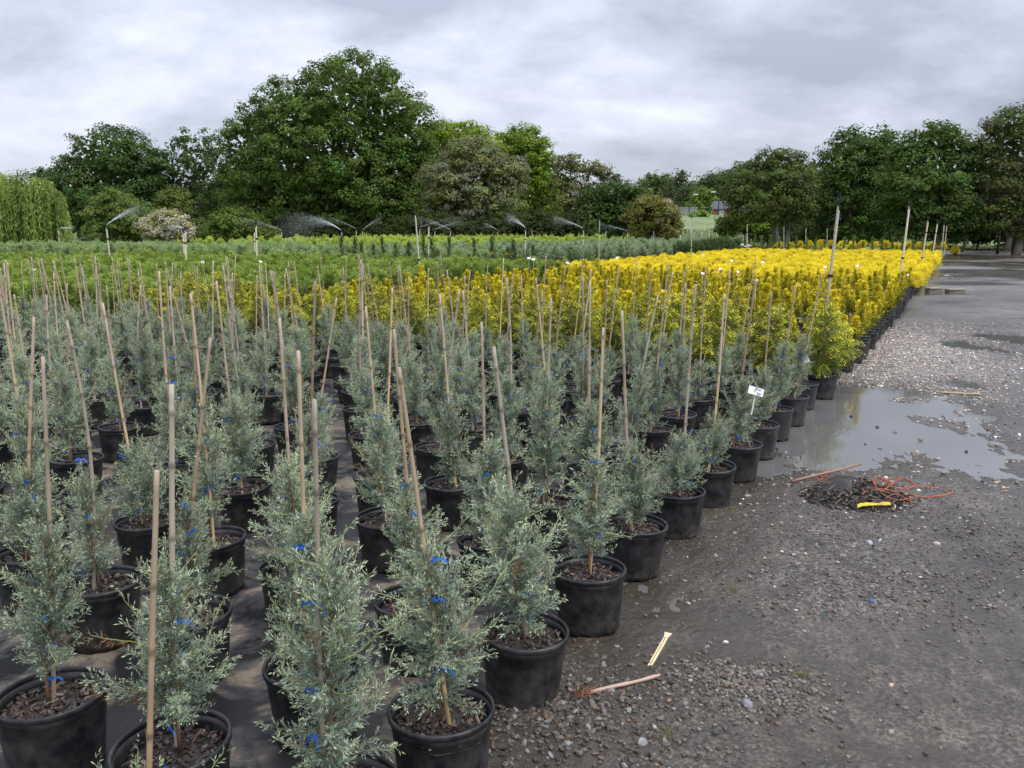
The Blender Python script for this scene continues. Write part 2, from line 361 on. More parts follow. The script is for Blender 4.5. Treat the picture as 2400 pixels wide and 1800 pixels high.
def grass_mat():
    m, N, K = new_mat('grassland')
    o = nd(N, 'ShaderNodeOutputMaterial'); p = nd(N, 'ShaderNodeBsdfPrincipled')
    t = nd(N, 'ShaderNodeTexCoord'); P = t.outputs['Object']
    n = nd(N, 'ShaderNodeTexNoise', i_Scale=0.12, i_Detail=10.0, i_Roughness=0.65); K(P, n.inputs['Vector'])
    n2 = nd(N, 'ShaderNodeTexNoise', i_Scale=4.0, i_Detail=6.0, i_Roughness=0.7); K(P, n2.inputs['Vector'])
    c = ramp(N, K, n.outputs['Fac'], [(0.3, (0.10, 0.15, 0.045)), (0.5, (0.17, 0.22, 0.075)), (0.7, (0.27, 0.26, 0.12))])
    mr = nd(N, 'ShaderNodeMapRange'); mr.inputs['From Min'].default_value = 0.3; mr.inputs['From Max'].default_value = 0.7; mr.inputs['To Min'].default_value = 0.6; mr.inputs['To Max'].default_value = 1.3; K(n2.outputs['Fac'], mr.inputs['Value'])
    s = nd(N, 'ShaderNodeVectorMath', operation='SCALE'); K(c, s.inputs[0]); K(mr.outputs[0], s.inputs['Scale'])
    K(s.outputs[0], p.inputs['Base Color']); p.inputs['Roughness'].default_value = 0.85
    b = nd(N, 'ShaderNodeBump'); b.inputs['Strength'].default_value = 0.7; b.inputs['Distance'].default_value = 0.1; K(n2.outputs['Fac'], b.inputs['Height']); K(b.outputs[0], p.inputs['Normal'])
    K(p.outputs[0], o.inputs[0]); return m

def drop_mat():
    m, N, K = new_mat('water_droplets')
    o = nd(N, 'ShaderNodeOutputMaterial')
    d = nd(N, 'ShaderNodeBsdfDiffuse'); d.inputs['Color'].default_value = (0.9, 0.92, 0.95, 1)
    t2 = nd(N, 'ShaderNodeBsdfTranslucent'); t2.inputs['Color'].default_value = (0.9, 0.92, 0.95, 1)
    tr = nd(N, 'ShaderNodeBsdfTransparent')
    m1 = nd(N, 'ShaderNodeMixShader'); m1.inputs[0].default_value = 0.5; K(d.outputs[0], m1.inputs[1]); K(t2.outputs[0], m1.inputs[2])
    m2 = nd(N, 'ShaderNodeMixShader'); m2.inputs[0].default_value = 0.42; K(tr.outputs[0], m2.inputs[1]); K(m1.outputs[0], m2.inputs[2])
    K(m2.outputs[0], o.inputs[0]); return m
M_DROP = drop_mat()

# ================================================================== SETTING
# --- terrain sheet
xs = np.concatenate([-np.geomspace(900, 4, 40), np.linspace(-3, 3, 7), np.geomspace(4, 900, 40)])
ys = np.unique(np.concatenate([np.linspace(-60, 0, 7), np.linspace(2, 18, 17), np.linspace(20, 85, 40), np.linspace(87, 170, 40), np.geomspace(175, 1200, 26)]))
X, Y = np.meshgrid(xs, ys)
Z = tz(Y) - 0.07 + np.where(Y > 88, fbm(X * 0.03, Y * 0.03, 3) * np.clip((Y - 88) / 60, 0, 1) * 0.7, 0)
ny, nx = X.shape
idx = np.arange(nx * ny).reshape(ny, nx)
Q = np.stack([idx[:-1, :-1], idx[:-1, 1:], idx[1:, 1:], idx[1:, :-1]], -1).reshape(-1, 4)
terrain = obj('terrain', fmesh('terrain', np.stack([X, Y, Z], -1).reshape(-1, 3), None, Q, smooth=True, mat=grass_mat()), kind='structure')

# --- gravel yard with hollows
PUD = []   # (x, y, rx, ry, depth) in metres
def pud(cx, cy, rx, ry, dep):
    c = atZ(cx, cy); a = atZ(cx + rx, cy); t = atZ(cx, cy - ry); b = atZ(cx, cy + ry)
    PUD.append((c[0], (t[1] + b[1]) / 2, abs(a[0] - c[0]), abs(t[1] - b[1]) / 2, dep))
for a in [(2065, 985, 205, 78, .034), (1900, 1040, 130, 85, .030), (2215, 1050, 85, 32, .022), (1905, 945, 110, 32, .022), (2060, 930, 160, 26, .02), (1800, 1120, 90, 50, .022),
          (1600, 1440, 170, 95, .0075), (1490, 1350, 110, 60, .012), (1730, 1540, 160, 50, .006),
          (2274, 811, 45, 14, .03), (2371, 793, 60, 17, .03), (2339, 735, 45, 9, .03), (2237, 898, 36, 12, .028), (2140, 712, 90, 6, .03), (2260, 712, 70, 5, .03), (2300, 1100, 70, 30, .013)]:
    pud(*a)
ISL = []
for (cx, cy, rx, ry, hh) in [(2175, 985, 45, 22, .03), (2125, 940, 60, 7, .022), (2240, 990, 26, 8, .02), (1745, 1615, 130, 45, .03), (1880, 1290, 240, 55, .012), (2040, 1160, 240, 60, .02), (1330, 1700, 220, 100, .03), (2340, 1290, 90, 70, .02), (1980, 1400, 150, 40, .012)]:
    c = atZ(cx, cy); a = atZ(cx + rx, cy); t = atZ(cx, cy - ry); b = atZ(cx, cy + ry)
    ISL.append((c[0], (t[1] + b[1]) / 2, abs(a[0] - c[0]), abs(t[1] - b[1]) / 2, hh))
def yard_h(x, y):
    """height above the water level"""
    wx = x + 0.22 * fbm(x * 1.3, y * 1.3, 11); wy = y + 0.22 * fbm(x * 1.3 + 5, y * 1.3, 12)
    h = 0.0125 + 0.0085 * fbm(x * 0.8, y * 0.8, 1) + 0.0075 * fbm(x * 3.1, y * 3.1, 2) + 0.0085 * fbm(x * 11, y * 11, 3, 3) + 0.005 * fbm(x * 37, y * 37, 5, 2)
    for (cx, cy, rx, ry, d) in PUD:
        q = ((wx - cx) / rx) ** 2 + ((wy - cy) / ry) ** 2
        h = h - d * np.exp(-q * 0.95)
    for (cx, cy, rx, ry, d) in ISL:
        q = ((wx - cx) / rx) ** 2 + ((wy - cy) / ry) ** 2
        h = h + d * np.exp(-q * 1.1)
    return np.maximum(h, -0.022 + 0.3 * np.minimum(h, 0))
def sst(a, b, x):
    t = np.clip((x - a) / (b - a), 0, 1); return t * t * (3 - 2 * t)
def rut_f(x, y):
    u, v = to_uv(x, y); w = .25 * fbm(u * .25, u * 0 + 2, 71)
    return np.clip((np.exp(-((v + 2.05 + w) / .30) ** 2) + np.exp(-((v + 3.75 + w) / .32) ** 2)) * sst(9.5, 6.5, u) * (.75 + .6 * fbm(x * 1.6, y * 1.6, 72)), 0, 1)
def prog(n, a, b, s):
    """spacing grows with distance"""
    t = np.linspace(0, 1, n); return a + (b - a) * (np.exp(s * t) - 1) / (math.exp(s) - 1)
ug = prog(430, -3.2, 100, 4.6)
vg = np.concatenate([prog(60, 0.0, 0.75, 0.3)[::-1][:-1], -prog(300, 0.0, 75, 4.9)])
VV, UU = np.meshgrid(vg, ug)
X = O2[0] + UU * EU[0] + VV * EV[0]; Y = O2[1] + UU * EU[1] + VV * EV[1]
H = yard_h(X, Y)
far = np.clip((Y - 16) / 4, 0, 1)
H = H * (1 - far) + (0.012 + 0.010 * fbm(X * .8, Y * .8, 4) + .006 * fbm(X * 4, Y * 4, 6)) * far
U_, V_ = UU, VV
H = H - .006 * rut_f(X, Y) * sst(0.0, .02, H)
H = H - np.clip((V_ + 0.08) / 0.12, 0, 1) * 0.022      # dips under the weed mat
Z = tz(Y) + H
wetn = 1 - sst(-0.002, 0.017, H); wetn = np.where(far > 0.5, np.clip(3.0 * fbm(X * .25, Y * .3, 8) + .25, 0, 1), wetn)
FILM = [(1740, 1560, 240, 60), (2050, 1650, 320, 70), (2150, 1490, 200, 60), (1650, 1720, 170, 60), (2270, 1410, 120, 60), (2150, 1780, 300, 40), (1880, 1400, 150, 50), (1620, 1300, 130, 50)]
for (cx, cy, rx_, ry_) in FILM:
    c_ = atZ(cx, cy); a_ = atZ(cx + rx_, cy); t_ = atZ(cx, cy - ry_); b_ = atZ(cx, cy + ry_)
    q_ = ((X - c_[0]) / (a_[0] - c_[0])) ** 2 + ((Y - (t_[1] + b_[1]) / 2) / ((t_[1] - b_[1]) / 2)) ** 2
    wetn = np.maximum(wetn, np.exp(-q_ * .8) * np.clip(.85 + 1.0 * fbm(X * 3, Y * 3, 55), 0, 1) * sst(0.02, 0.008, H - .012 * 0))
patch = np.exp(-((V_ + 1.2) / 1.0) ** 2) * np.exp(-((U_ - 10.6) / 4.2) ** 2)      # pale gravel beside the golden pots
loose = np.clip(sst(0.0, 0.02, H) * (0.55 + 0.8 * fbm(X * 1.1, Y * 1.1, 9)) + 0.9 * patch, 0, 1)
pale = np.clip(0.8 * patch + 0.30 * sst(12, 45, Y) + (0.30 * fbm(X * .6, Y * 1.0, 21) + .7 * fbm(X * .3, Y * .22, 22) * sst(12, 20, Y)) * sst(5, 9, Y), 0, 1)
ny, nx = X.shape; idx = np.arange(nx * ny).reshape(ny, nx)
Q = np.stack([idx[:-1, :-1], idx[:-1, 1:], idx[1:, 1:], idx[1:, :-1]], -1).reshape(-1, 4)[:, ::-1]
keep = (Y < 84).reshape(-1)[Q].all(1)
RUT = rut_f(X, Y); strip = np.exp(-((V_ + .30) / .34) ** 2) * sst(7.5, 5.5, U_) * np.clip(.8 + fbm(X * 2.2, Y * 2.2, 41), 0, 1)
loose = loose * (1 - .75 * RUT) * (1 - .5 * strip)
wetn = np.clip(np.maximum(np.maximum(wetn * .85 + .22 * (1 - patch), .8 * RUT), strip), 0, 1)
yard = obj('gravel_yard', fmesh('gravel_yard', np.stack([X, Y, Z], -1).reshape(-1, 3), None, Q[keep], np.stack([np.clip(wetn, 0, 1), loose, pale], -1).reshape(-1, 3), True, yard_mat()), kind='structure')

# --- water standing in the hollows
a = [bed(-3.2, 0.0), bed(15.0, 0.0), bed(15.0, -16), bed(-3.2, -16)]
obj('puddle_water', fmesh('puddle_water', [(p[0], p[1], 0.0) for p in a], None, [(3, 2, 1, 0)], mat=water_mat()), kind='structure')

# --- woven weed mat under the beds, with a ragged edge
ug = np.concatenate([np.linspace(-4.2, 10, 330), np.linspace(10.3, 66, 170)])
vg = np.concatenate([np.linspace(-0.16, 0.2, 9), np.linspace(0.3, 12, 110), np.linspace(12.5, 46, 50)])
VV, UU = np.meshgrid(vg, ug)
edge = -0.13 + 0.07 * fbm(UU * 1.7, UU * 0 + 3, 31) + 0.03 * fbm(UU * 9, UU * 0, 32)
VE = np.where(VV < 0.25, edge + (VV + 0.16) / 0.41 * (0.25 - edge), VV)
X = O2[0] + UU * EU[0] + VE * EV[0]; Y = O2[1] + UU * EU[1] + VE * EV[1]
wr = 0.004 * fbm(X * 4, Y * 4, 33) + 0.003 * fbm(X * 14, Y * 14, 34)
Z = tz(Y) + 0.004 + wr * (1 - np.clip((Y - 20) / 5, 0, 1)) + np.where(Y > 17, 0.015, 0) + np.where(VE < 0.0, -0.006, 0)
ny, nx = X.shape; idx = np.arange(nx * ny).reshape(ny, nx)
Q = np.stack([idx[:-1, :-1], idx[:-1, 1:], idx[1:, 1:], idx[1:, :-1]], -1).reshape(-1, 4)[:, ::-1]
obj('weed_mat', fmesh('weed_mat', np.stack([X, Y, Z], -1).reshape(-1, 3), None, Q, smooth=True, mat=mat_fabric()), kind='structure')

# ================================================================== FOLIAGE
def kites(P, D, Ln, Wd, side=None, mid=0.45, rng=RNG):
    """one narrow four-cornered leaf or twig per row"""
    n = len(P); D = norm(D)
    if side is None: side = rng.normal(size=(n, 3))
    S = norm(np.cross(D, side)); Ln = np.broadcast_to(Ln, (n,))[:, None]; Wd = np.broadcast_to(Wd, (n,))[:, None]
    V = np.stack([P, P + D * Ln * mid + S * Wd / 2, P + D * Ln, P + D * Ln * mid - S * Wd / 2], 1)
    return V.reshape(-1, 3), np.arange(n * 4).reshape(n, 4)

def spray_plant(seed, H, prof, nb, elev, bl_step, tw_step, tw_len, tw_w, flat, droop, cin, cmid, ctip, bl_ratio=0.42, shoots=0, dead=0.0, stemr=0.006, z0=0.03, axis=False, obias=0.0, low=None):
    """conifer: stem > branches > branchlets > scale-leaf twigs. returns foliage MB and trunk MB"""
    g = np.random.default_rng(seed); fo = MB(); tr = MB()
    ph = g.uniform(0, 6.28)
    zz = np.linspace(0, H, 9)
    stem = np.stack([0.012 * np.sin(zz * 7 + ph), 0.012 * np.cos(zz * 6 + ph), zz], -1)
    tr.tube(stem, np.linspace(stemr, stemr * 0.3, 9), 6, np.array([0.19, 0.12, 0.075]) * g.uniform(.8, 1.2))
    Ps, Ds, Ls, Ws, Cs, Sd = [], [], [], [], [], []
    cin, cmid, ctip = map(np.asarray, (cin, cmid, ctip))
    for i in range(nb + shoots):
        sh = i >= nb
        t = (i + g.uniform(0, 1)) / nb if not sh else g.uniform(0.15, 0.98)
        t = min(t, 0.995)
        az = i * 2.39996 + g.normal(0, 0.35)
        h = z0 + t * (H - z0)
        ln = prof(t) * g.uniform(0.68, 1.18) * (1.55 if sh else 1)
        if sh: ln = max(ln, 0.10)
        el = elev(t) + g.normal(0, 0.27)
        n = max(5, int(ln / bl_step)); s = np.linspace(0, 1, n)
        d0 = np.array([math.cos(az) * math.cos(el), math.sin(az) * math.cos(el), math.sin(el)])
        bend = (0.18 - droop) * ln
        base = np.array([np.interp(h, zz, stem[:, 0]), np.interp(h, zz, stem[:, 1]), h])
        pts = base + d0 * (s * ln)[:, None] + np.array([0, 0, 1.0]) * (s ** 2 * bend)[:, None] + np.cumsum(g.normal(0, ln * 0.012, (n, 3)), 0)
        tg = norm(np.gradient(pts, axis=0))
        isdead = g.uniform() < dead * (1.3 - t)
        bc = np.array([0.30, 0.24, 0.12]) if not sh else np.array([0.46, 0.45, 0.16])
        fo.tube(pts[::2] if n > 6 else pts, np.linspace(0.0022, 0.0008, len(pts[::2] if n > 6 else pts)), 3, bc * g.uniform(.8, 1.2), cap=False)
        up = norm(np.cross(np.cross(tg, np.array([0, 0, 1.0])), tg))
        lat = norm(np.cross(tg, np.array([0, 0, 1.0])))
        var = g.uniform(0.8, 1.2)
        for k in range(1, n):
            for rep in range(1 if sh else 2):
                sg = 1 if (k + rep) % 2 else -1
                rol = g.normal(0, 0.25) if flat else g.uniform(0, 6.28)
                side = (lat[k] * math.cos(rol) + up[k] * math.sin(rol)) * sg
                bl = ln * bl_ratio * (1.05 - 0.62 * s[k]) * g.uniform(0.5, 1.15) * (0.6 if sh else 1)
                bl = max(bl, tw_len * 0.9)
                bd = norm(tg[k] * g.uniform(.65, .95) + side * 0.75 + np.array([0, 0, (0.10 if not droop else -droop * 1.2)]))
                m = max(3, int(bl / tw_step)); q = np.linspace(0.12, 1, m)
                bp = pts[k] + bd * (q * bl)[:, None]
                bp[:, 2] += -droop * bl * q ** 2
                s2 = norm(np.cross(bd, up[k] + g.normal(0, .2, 3))) if flat else None
                sgn = np.where(np.arange(m) % 2, 1, -1)[:, None]
                if flat: sv = s2 * sgn
                else:
                    rv = norm(g.normal(size=(m, 3))); sv = norm(rv - (rv @ bd)[:, None] * bd)
                td = norm(bd * 0.85 + sv * 0.7 + g.normal(0, .12, (m, 3)))
                td[-1] = bd
                if axis:
                    Ps.append(pts[k][None]); Ds.append(bd[None]); Ls.append(np.array([bl])); Ws.append(np.array([tw_w * .85])); Cs.append((cin * .4 + cmid * .6)[None] * var); Sd.append(g.normal(size=(1, 3)))
                Ps.append(bp); Ds.append(td); Ls.append(tw_len * g.uniform(.6, 1.2, m) * (1.15 - 0.35 * q)); Ws.append(np.full(m, tw_w) * g.uniform(.8, 1.2, m))
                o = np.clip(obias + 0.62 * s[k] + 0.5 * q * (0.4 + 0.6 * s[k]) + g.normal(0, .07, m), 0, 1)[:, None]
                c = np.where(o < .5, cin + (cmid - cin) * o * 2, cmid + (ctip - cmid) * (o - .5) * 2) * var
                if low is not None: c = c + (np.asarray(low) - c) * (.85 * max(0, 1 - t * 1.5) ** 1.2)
                if isdead: c = np.array([0.20, 0.11, 0.055]) * g.uniform(.7, 1.3, (m, 1))
                Cs.append(c); Sd.append(np.repeat(up[k][None], m, 0) + g.normal(0, .35, (m, 3)) if flat else g.normal(size=(m, 3)))
    P, D, Ln, Wd, C, S = map(np.concatenate, (Ps, Ds, Ls, Ws, Cs, Sd))
    if flat: S = np.cross(D, np.cross(S, D)); V, Qd = kites(P, D, Ln, Wd, S)
    else: V, Qd = kites(P, D, Ln, Wd, S, 0.30 if tw_w < .006 else 0.45)
    fo.add(V, None, Qd, np.repeat(C, 4, axis=0))
    return fo, tr

# ---- trees
def leaf_tree(name, label, d, lobes, base_px, colr, leaf=0.34, dens=1.0, clump=1.0, flat=0.62, trunk_r=0.35, seed=1, cat='tree', group=None, limbs=True,
              bark=(0.16, 0.14, 0.12), tip=None, tipfrac=0.0, depth=1.0, airy=0.0, ntrunk=1, forks=True, upb=0.6, hang=0.0):
    g = np.random.default_rng(seed)
    b = atY(base_px, 572, d); bx, by = b[0], d; bz = float(tz(d))
    cen, rad = [], []
    for (cx, cy, rx, ry) in lobes:
        c = atY(cx, cy, d); r = np.array([rx * d / FPX, (rx * 0.6 + ry * 0.4) * d / FPX * depth, ry * d / FPX])
        c = c - np.array([bx, by, bz]); c[1] += g.uniform(-.25, .25) * r[1]
        cen.append(c); rad.append(r)
    cen = np.array(cen); rad = np.array(rad)
    cl, cn = [], []
    for i in range(len(cen)):
        a, bb, c = rad[i]; area = 4 * math.pi * ((a * bb) ** 1.6 / 3 + (a * c) ** 1.6 / 3 + (bb * c) ** 1.6 / 3) ** (1 / 1.6)
        n = int(area / (clump * clump * 1.15) * dens) + 6
        u = norm(g.normal(size=(n, 3)))
        u[:, 2] = np.where(g.uniform(size=n) < 0.25, np.abs(u[:, 2]), u[:, 2])
        rr = np.where(g.uniform(size=n) < 0.78, g.uniform(0.86, 1.10, n), g.uniform(0.4, 0.86, n))
        p = cen[i] + u * rad[i] * rr[:, None]
        ok = np.ones(n, bool)
        for j in range(len(cen)):
            if j != i: ok &= (((p - cen[j]) / rad[j]) ** 2).sum(1) > 0.62
        ok &= p[:, 2] > 0.25
        if airy: ok &= g.uniform(size=n) > airy
        cl.append(p[ok]); cn.append(u[ok])
    cl = np.vstack(cl); cn = np.vstack(cn)
    nc = len(cl); leaf = leaf * 0.92; per = max(10, int(46 * (clump / leaf / 3.0) ** 2))
    rc = clump * g.uniform(.55, 1.15, nc)
    q = norm(g.normal(size=(nc, per, 3))) * (g.uniform(size=(nc, per, 1)) ** 0.45)
    q[..., 2] *= flat
    P = cl[:, None] + q * rc[:, None, None]
    if hang: P[..., 2] -= hang * (q[..., 0] ** 2 + q[..., 1] ** 2) * rc[:, None]
    # leaf plane: normal mostly outward and up
    Nn = norm(cn[:, None] * 0.45 + q * 0.7 + np.array([0, 0, upb]) + g.normal(0, .32, (nc, per, 3)))
    rv = g.normal(size=(nc, per, 3)); D = norm(np.cross(Nn, rv))
    colr = np.asarray(colr) * np.array([1.85, 1.60, 1.12])
    cv = np.asarray(colr) * (g.uniform(.72, 1.28, (nc, 1))) * (1 + g.normal(0, .07, (nc, 3)))
    C = cv[:, None] * g.uniform(.88, 1.12, (nc, per, 1))
    if tip is not None:
        tm = g.uniform(size=nc) < tipfrac
        C[tm] = np.asarray(tip) * g.uniform(.7, 1.2, (tm.sum(), per, 1))
    P = P.reshape(-1, 3); D = D.reshape(-1, 3); Nn = Nn.reshape(-1, 3); C = C.reshape(-1, 3)
    n = len(P); lf = leaf * g.uniform(.6, 1.3, n)
    V, Qd = kites(P - D * lf[:, None] / 2, D, lf, lf * 0.62, Nn, 0.5)
    crown = MB(); crown.add(V, None, Qd, np.clip(np.repeat(C, 4, axis=0), 0, 1))
    for i in range(len(cen)):       # inner foliage
        ar = rad[i][0] * rad[i][2] * 4; k = int((1 - airy * 2.2) * ar * 1.5 * dens / max(leaf * 3, .5) ** 2 * 6)
        if k < 3: continue
        Pi = cen[i] + norm(g.normal(size=(k, 3))) * rad[i] * (g.uniform(.1, .84, (k, 1)) ** .6); sz = leaf * 2.6 * g.uniform(.6, 1.2, k)
        Ni = norm(g.normal(size=(k, 3))); Di = norm(np.cross(Ni, g.normal(size=(k, 3))))
        V, Qd = kites(Pi - Di * sz[:, None] / 2, Di, sz, sz * .7, Ni, .5); crown.add(V, None, Qd, colr * g.uniform(.75, 1.1, (k, 1)).repeat(4, 0))
    tm = MB(); bk = np.asarray(bark)
    ztop = max(0.35 * (cen[:, 2] + rad[:, 2]).max(), 0.6)
    for k in range(ntrunk):
        off = np.array([g.uniform(-.1, .1) * ntrunk * (ntrunk > 1), g.normal(0, .25) * (ntrunk > 1), 0])
        tp = np.array([g.normal(0, .4) * trunk_r * 4 + off[0] * 1.8, 0, ztop])
        pts = np.array([off + (tp - off) * t + np.array([math.sin(t * 5 + k) * trunk_r * .3, 0, 0]) for t in np.linspace(-0.03, 1, 6)])
        tm.tube(pts, trunk_r * np.array([1.35, 1.05, .92, .85, .78, .66]), 8, bk * g.uniform(.8, 1.2))
        if limbs:
            for i in range(k, len(cen), ntrunk):
                st = pts[g.integers(3, 6)]; e = cen[i] + np.array([0, 0, -0.1]) * rad[i]
                md = (st + e) / 2 + np.array([0, 0, .12 * np.linalg.norm(e - st)]) * g.uniform(-.4, 1)
                tt = np.linspace(0, 1, 6)[:, None]
                cp = st * (1 - tt) ** 2 + 2 * md * tt * (1 - tt) + e * tt ** 2
                tm.tube(cp, np.linspace(trunk_r * .34, trunk_r * .10, 6), 5, bk * g.uniform(.8, 1.2), cap=False)
                if forks:
                    for f in range(9):
                        u = norm(g.normal(size=3)); e2 = cen[i] + u * rad[i] * .88
                        s2 = cp[g.integers(2, 6)]; m2 = (s2 + e2) / 2 + g.normal(0, .06, 3) * np.linalg.norm(e2 - s2)
                        cp2 = s2 * (1 - tt) ** 2 + 2 * m2 * tt * (1 - tt) + e2 * tt ** 2
                        tm.tube(cp2, np.linspace(trunk_r * .11, trunk_r * .03, 6), 4, bk * g.uniform(.9, 1.5), cap=False)
    root = obj(name, None, loc=(bx, by, bz), label=label, cat=cat, group=group)
    obj('crown', crown.mesh('crown', M_LEAF), root)
    obj('trunk', tm.mesh('trunk', M_BARK, True), root)
    return root

OAK = (0.06, 0.108, 0.032)
leaf_tree('oak_tree', 'giant broad dark green oak, the tallest tree behind the sprinklers', 92,
          [(835, 235, 118, 90), (700, 275, 95, 80), (600, 330, 75, 75), (930, 300, 85, 85), (760, 350, 150, 110), (590, 430, 70, 80), (670, 440, 110, 95), (820, 440, 120, 95),
           (930, 400, 80, 70), (640, 510, 90, 50), (760, 520, 110, 42), (880, 500, 80, 50), (985, 385, 40, 55), (960, 470, 40, 60)], 860, OAK, 0.36, 0.86, 1.15, trunk_r=0.7, seed=3, bark=(0.2, 0.18, 0.155))
leaf_tree('oak_tree', 'round dense dark oak beside the weeping willow', 100,
          [(255, 372, 95, 68), (190, 420, 60, 60), (325, 400, 65, 65), (230, 470, 80, 60), (320, 480, 60, 55), (170, 500, 45, 60)], 250, (0.042, 0.083, 0.03), 0.4, 0.8, 1.2, trunk_r=0.5, seed=4)
leaf_tree('oak_tree', 'dark oak with sky showing through, between the round oak and the giant oak', 104,
          [(455, 365, 70, 55), (415, 420, 60, 50), (510, 420, 60, 60), (450, 490, 80, 60), (540, 480, 50, 70), (395, 490, 40, 50)], 455, (0.04, 0.078, 0.03), 0.4, 0.7, 1.2, trunk_r=0.5, seed=5, airy=0.25)
leaf_tree('oak_tree', 'small distant dark tree above the willow', 130, [(100, 415, 30, 18), (112, 450, 40, 40)], 105, (0.045, 0.08, 0.04), 0.5, 1.0, 1.3, trunk_r=0.3, seed=6)
leaf_tree('lime_green_tree', 'bright yellow-green tree rising beside the giant oak', 100, [(1055, 330, 55, 42), (1010, 355, 45, 60), (1090, 320, 50, 36), (1130, 350, 55, 45), (1030, 430, 60, 60), (1010, 500, 40, 60)], 1050,
          (0.115, 0.185, 0.028), 0.36, 0.85, 1.0, trunk_r=0.4, seed=7, airy=0.12)
leaf_tree('lime_green_tree', 'tall yellow-green tree with a leafy pointed shoulder behind the grey-leaved tree', 104, [(1225, 345, 52, 46), (1190, 370, 50, 50), (1260, 390, 45, 60), (1230, 430, 70, 60), (1290, 470, 30, 60)], 1230,
          (0.095, 0.165, 0.026), 0.36, 0.95, 1.0, trunk_r=0.4, seed=8)
leaf_tree('grey_leaved_tree', 'broad grey-green flowering tree in front of the yellow-green trees', 84, [(1105, 370, 70, 42), (1050, 430, 65, 55), (1150, 410, 65, 50), (1200, 410, 40, 40), (1110, 470, 110, 50), (1045, 500, 45, 45)], 1115,
          (0.12, 0.15, 0.08), 0.3, 1.0, 0.85, trunk_r=0.35, seed=9, tip=(0.21, 0.225, 0.15), tipfrac=0.4, ntrunk=3)
leaf_tree('slender_tree', 'thin airy tree with bare multiple stems and layered foliage', 88, [(1340, 385, 40, 22), (1385, 400, 45, 18), (1320, 425, 30, 25), (1365, 445, 45, 20), (1430, 415, 28, 12), (1330, 480, 45, 30), (1425, 440, 22, 10)], 1345,
          (0.09, 0.11, 0.05), 0.28, 0.8, 0.75, trunk_r=0.2, seed=10, tip=(0.17, 0.17, 0.12), tipfrac=0.3, ntrunk=4, airy=0.2)
leaf_tree('dark_round_tree', 'low dark glossy round tree left of the brownish flowering bush', 78, [(1440, 470, 65, 42), (1390, 500, 45, 50), (1485, 480, 45, 40), (1430, 530, 80, 45)], 1440, (0.035, 0.07, 0.022), 0.3, 1.0, 0.85, trunk_r=0.25, seed=11, tip=(0.09, 0.15, 0.04), tipfrac=0.25)
leaf_tree('brownish_bush', 'brown-green flowering bush at the edge of the open grass', 74, [(1535, 505, 55, 40), (1500, 530, 40, 38), (1560, 540, 40, 38), (1520, 480, 30, 22)], 1530, (0.10, 0.115, 0.035), 0.24, 1.15, 0.65, trunk_r=0.15, seed=12, tip=(0.27, 0.24, 0.13), tipfrac=0.3, cat='bush', ntrunk=3)
leaf_tree('olive_tree', 'olive-green multi-stemmed tree with spreading fine foliage beside the open grass', 72, [(1830, 380, 55, 30), (1790, 420, 70, 40), (1860, 420, 55, 45), (1738, 455, 34, 38), (1800, 480, 80, 40), (1870, 490, 50, 45), (1740, 495, 34, 26)], 1835,
          (0.062, 0.095, 0.033), 0.26, 0.95, 0.85, trunk_r=0.2, seed=13, ntrunk=4, airy=0.1, tip=(0.13, 0.16, 0.075), tipfrac=0.25)
DK = (0.052, 0.098, 0.03)
leaf_tree('oak_tree', 'dark spreading oak second from the olive-green tree, behind the golden rows', 74, [(2030, 345, 75, 42), (1985, 390, 65, 50), (2075, 390, 60, 50), (2020, 440, 100, 50), (1960, 480, 60, 45), (2070, 490, 75, 40), (1990, 525, 70, 32), (2080, 528, 60, 30)], 2010, DK, 0.32, 0.85, 1.0, trunk_r=0.3, seed=14, tip=(0.08, 0.14, 0.04), tipfrac=0.3)
leaf_tree('oak_tree', 'dark oak with drooping feathery boughs behind the end of the golden rows', 66, [(2190, 335, 70, 42), (2140, 390, 60, 50), (2240, 385, 60, 50), (2180, 440, 105, 50), (2120, 480, 60, 40), (2210, 500, 90, 35), (2150, 528, 60, 28), (2250, 530, 60, 28)], 2190, DK, 0.3, 0.85, 0.95, trunk_r=0.28, seed=15, tip=(0.085, 0.15, 0.04), tipfrac=0.35)
leaf_tree('tall_tree', 'tall airy olive-brown tree at the gravel yard far corner', 64, [(2400, 295, 75, 42), (2350, 340, 55, 45), (2420, 380, 70, 50), (2350, 420, 60, 45), (2400, 480, 80, 45), (2330, 500, 40, 40), (2400, 530, 60, 30)], 2385, (0.058, 0.086, 0.032), 0.28, 0.8, 0.9, trunk_r=0.25, seed=16, airy=0.15, tip=(0.14, 0.14, 0.08), tipfrac=0.25)
leaf_tree('oak_tree', 'dark tree filling in behind the tall olive-brown tree', 80, [(2330, 420, 80, 70), (2420, 450, 80, 80), (2300, 490, 60, 50)], 2360, (0.042, 0.078, 0.026), 0.34, 0.9, 1.0, trunk_r=0.3, seed=17)
leaf_tree('oak_tree', 'rounded dark tree behind the olive-green tree', 96, [(1760, 430, 70, 45), (1830, 440, 80, 50), (1900, 430, 50, 60), (1920, 490, 60, 50)], 1830, (0.04, 0.07, 0.025), 0.4, 0.9, 1.15, trunk_r=0.3, seed=18)
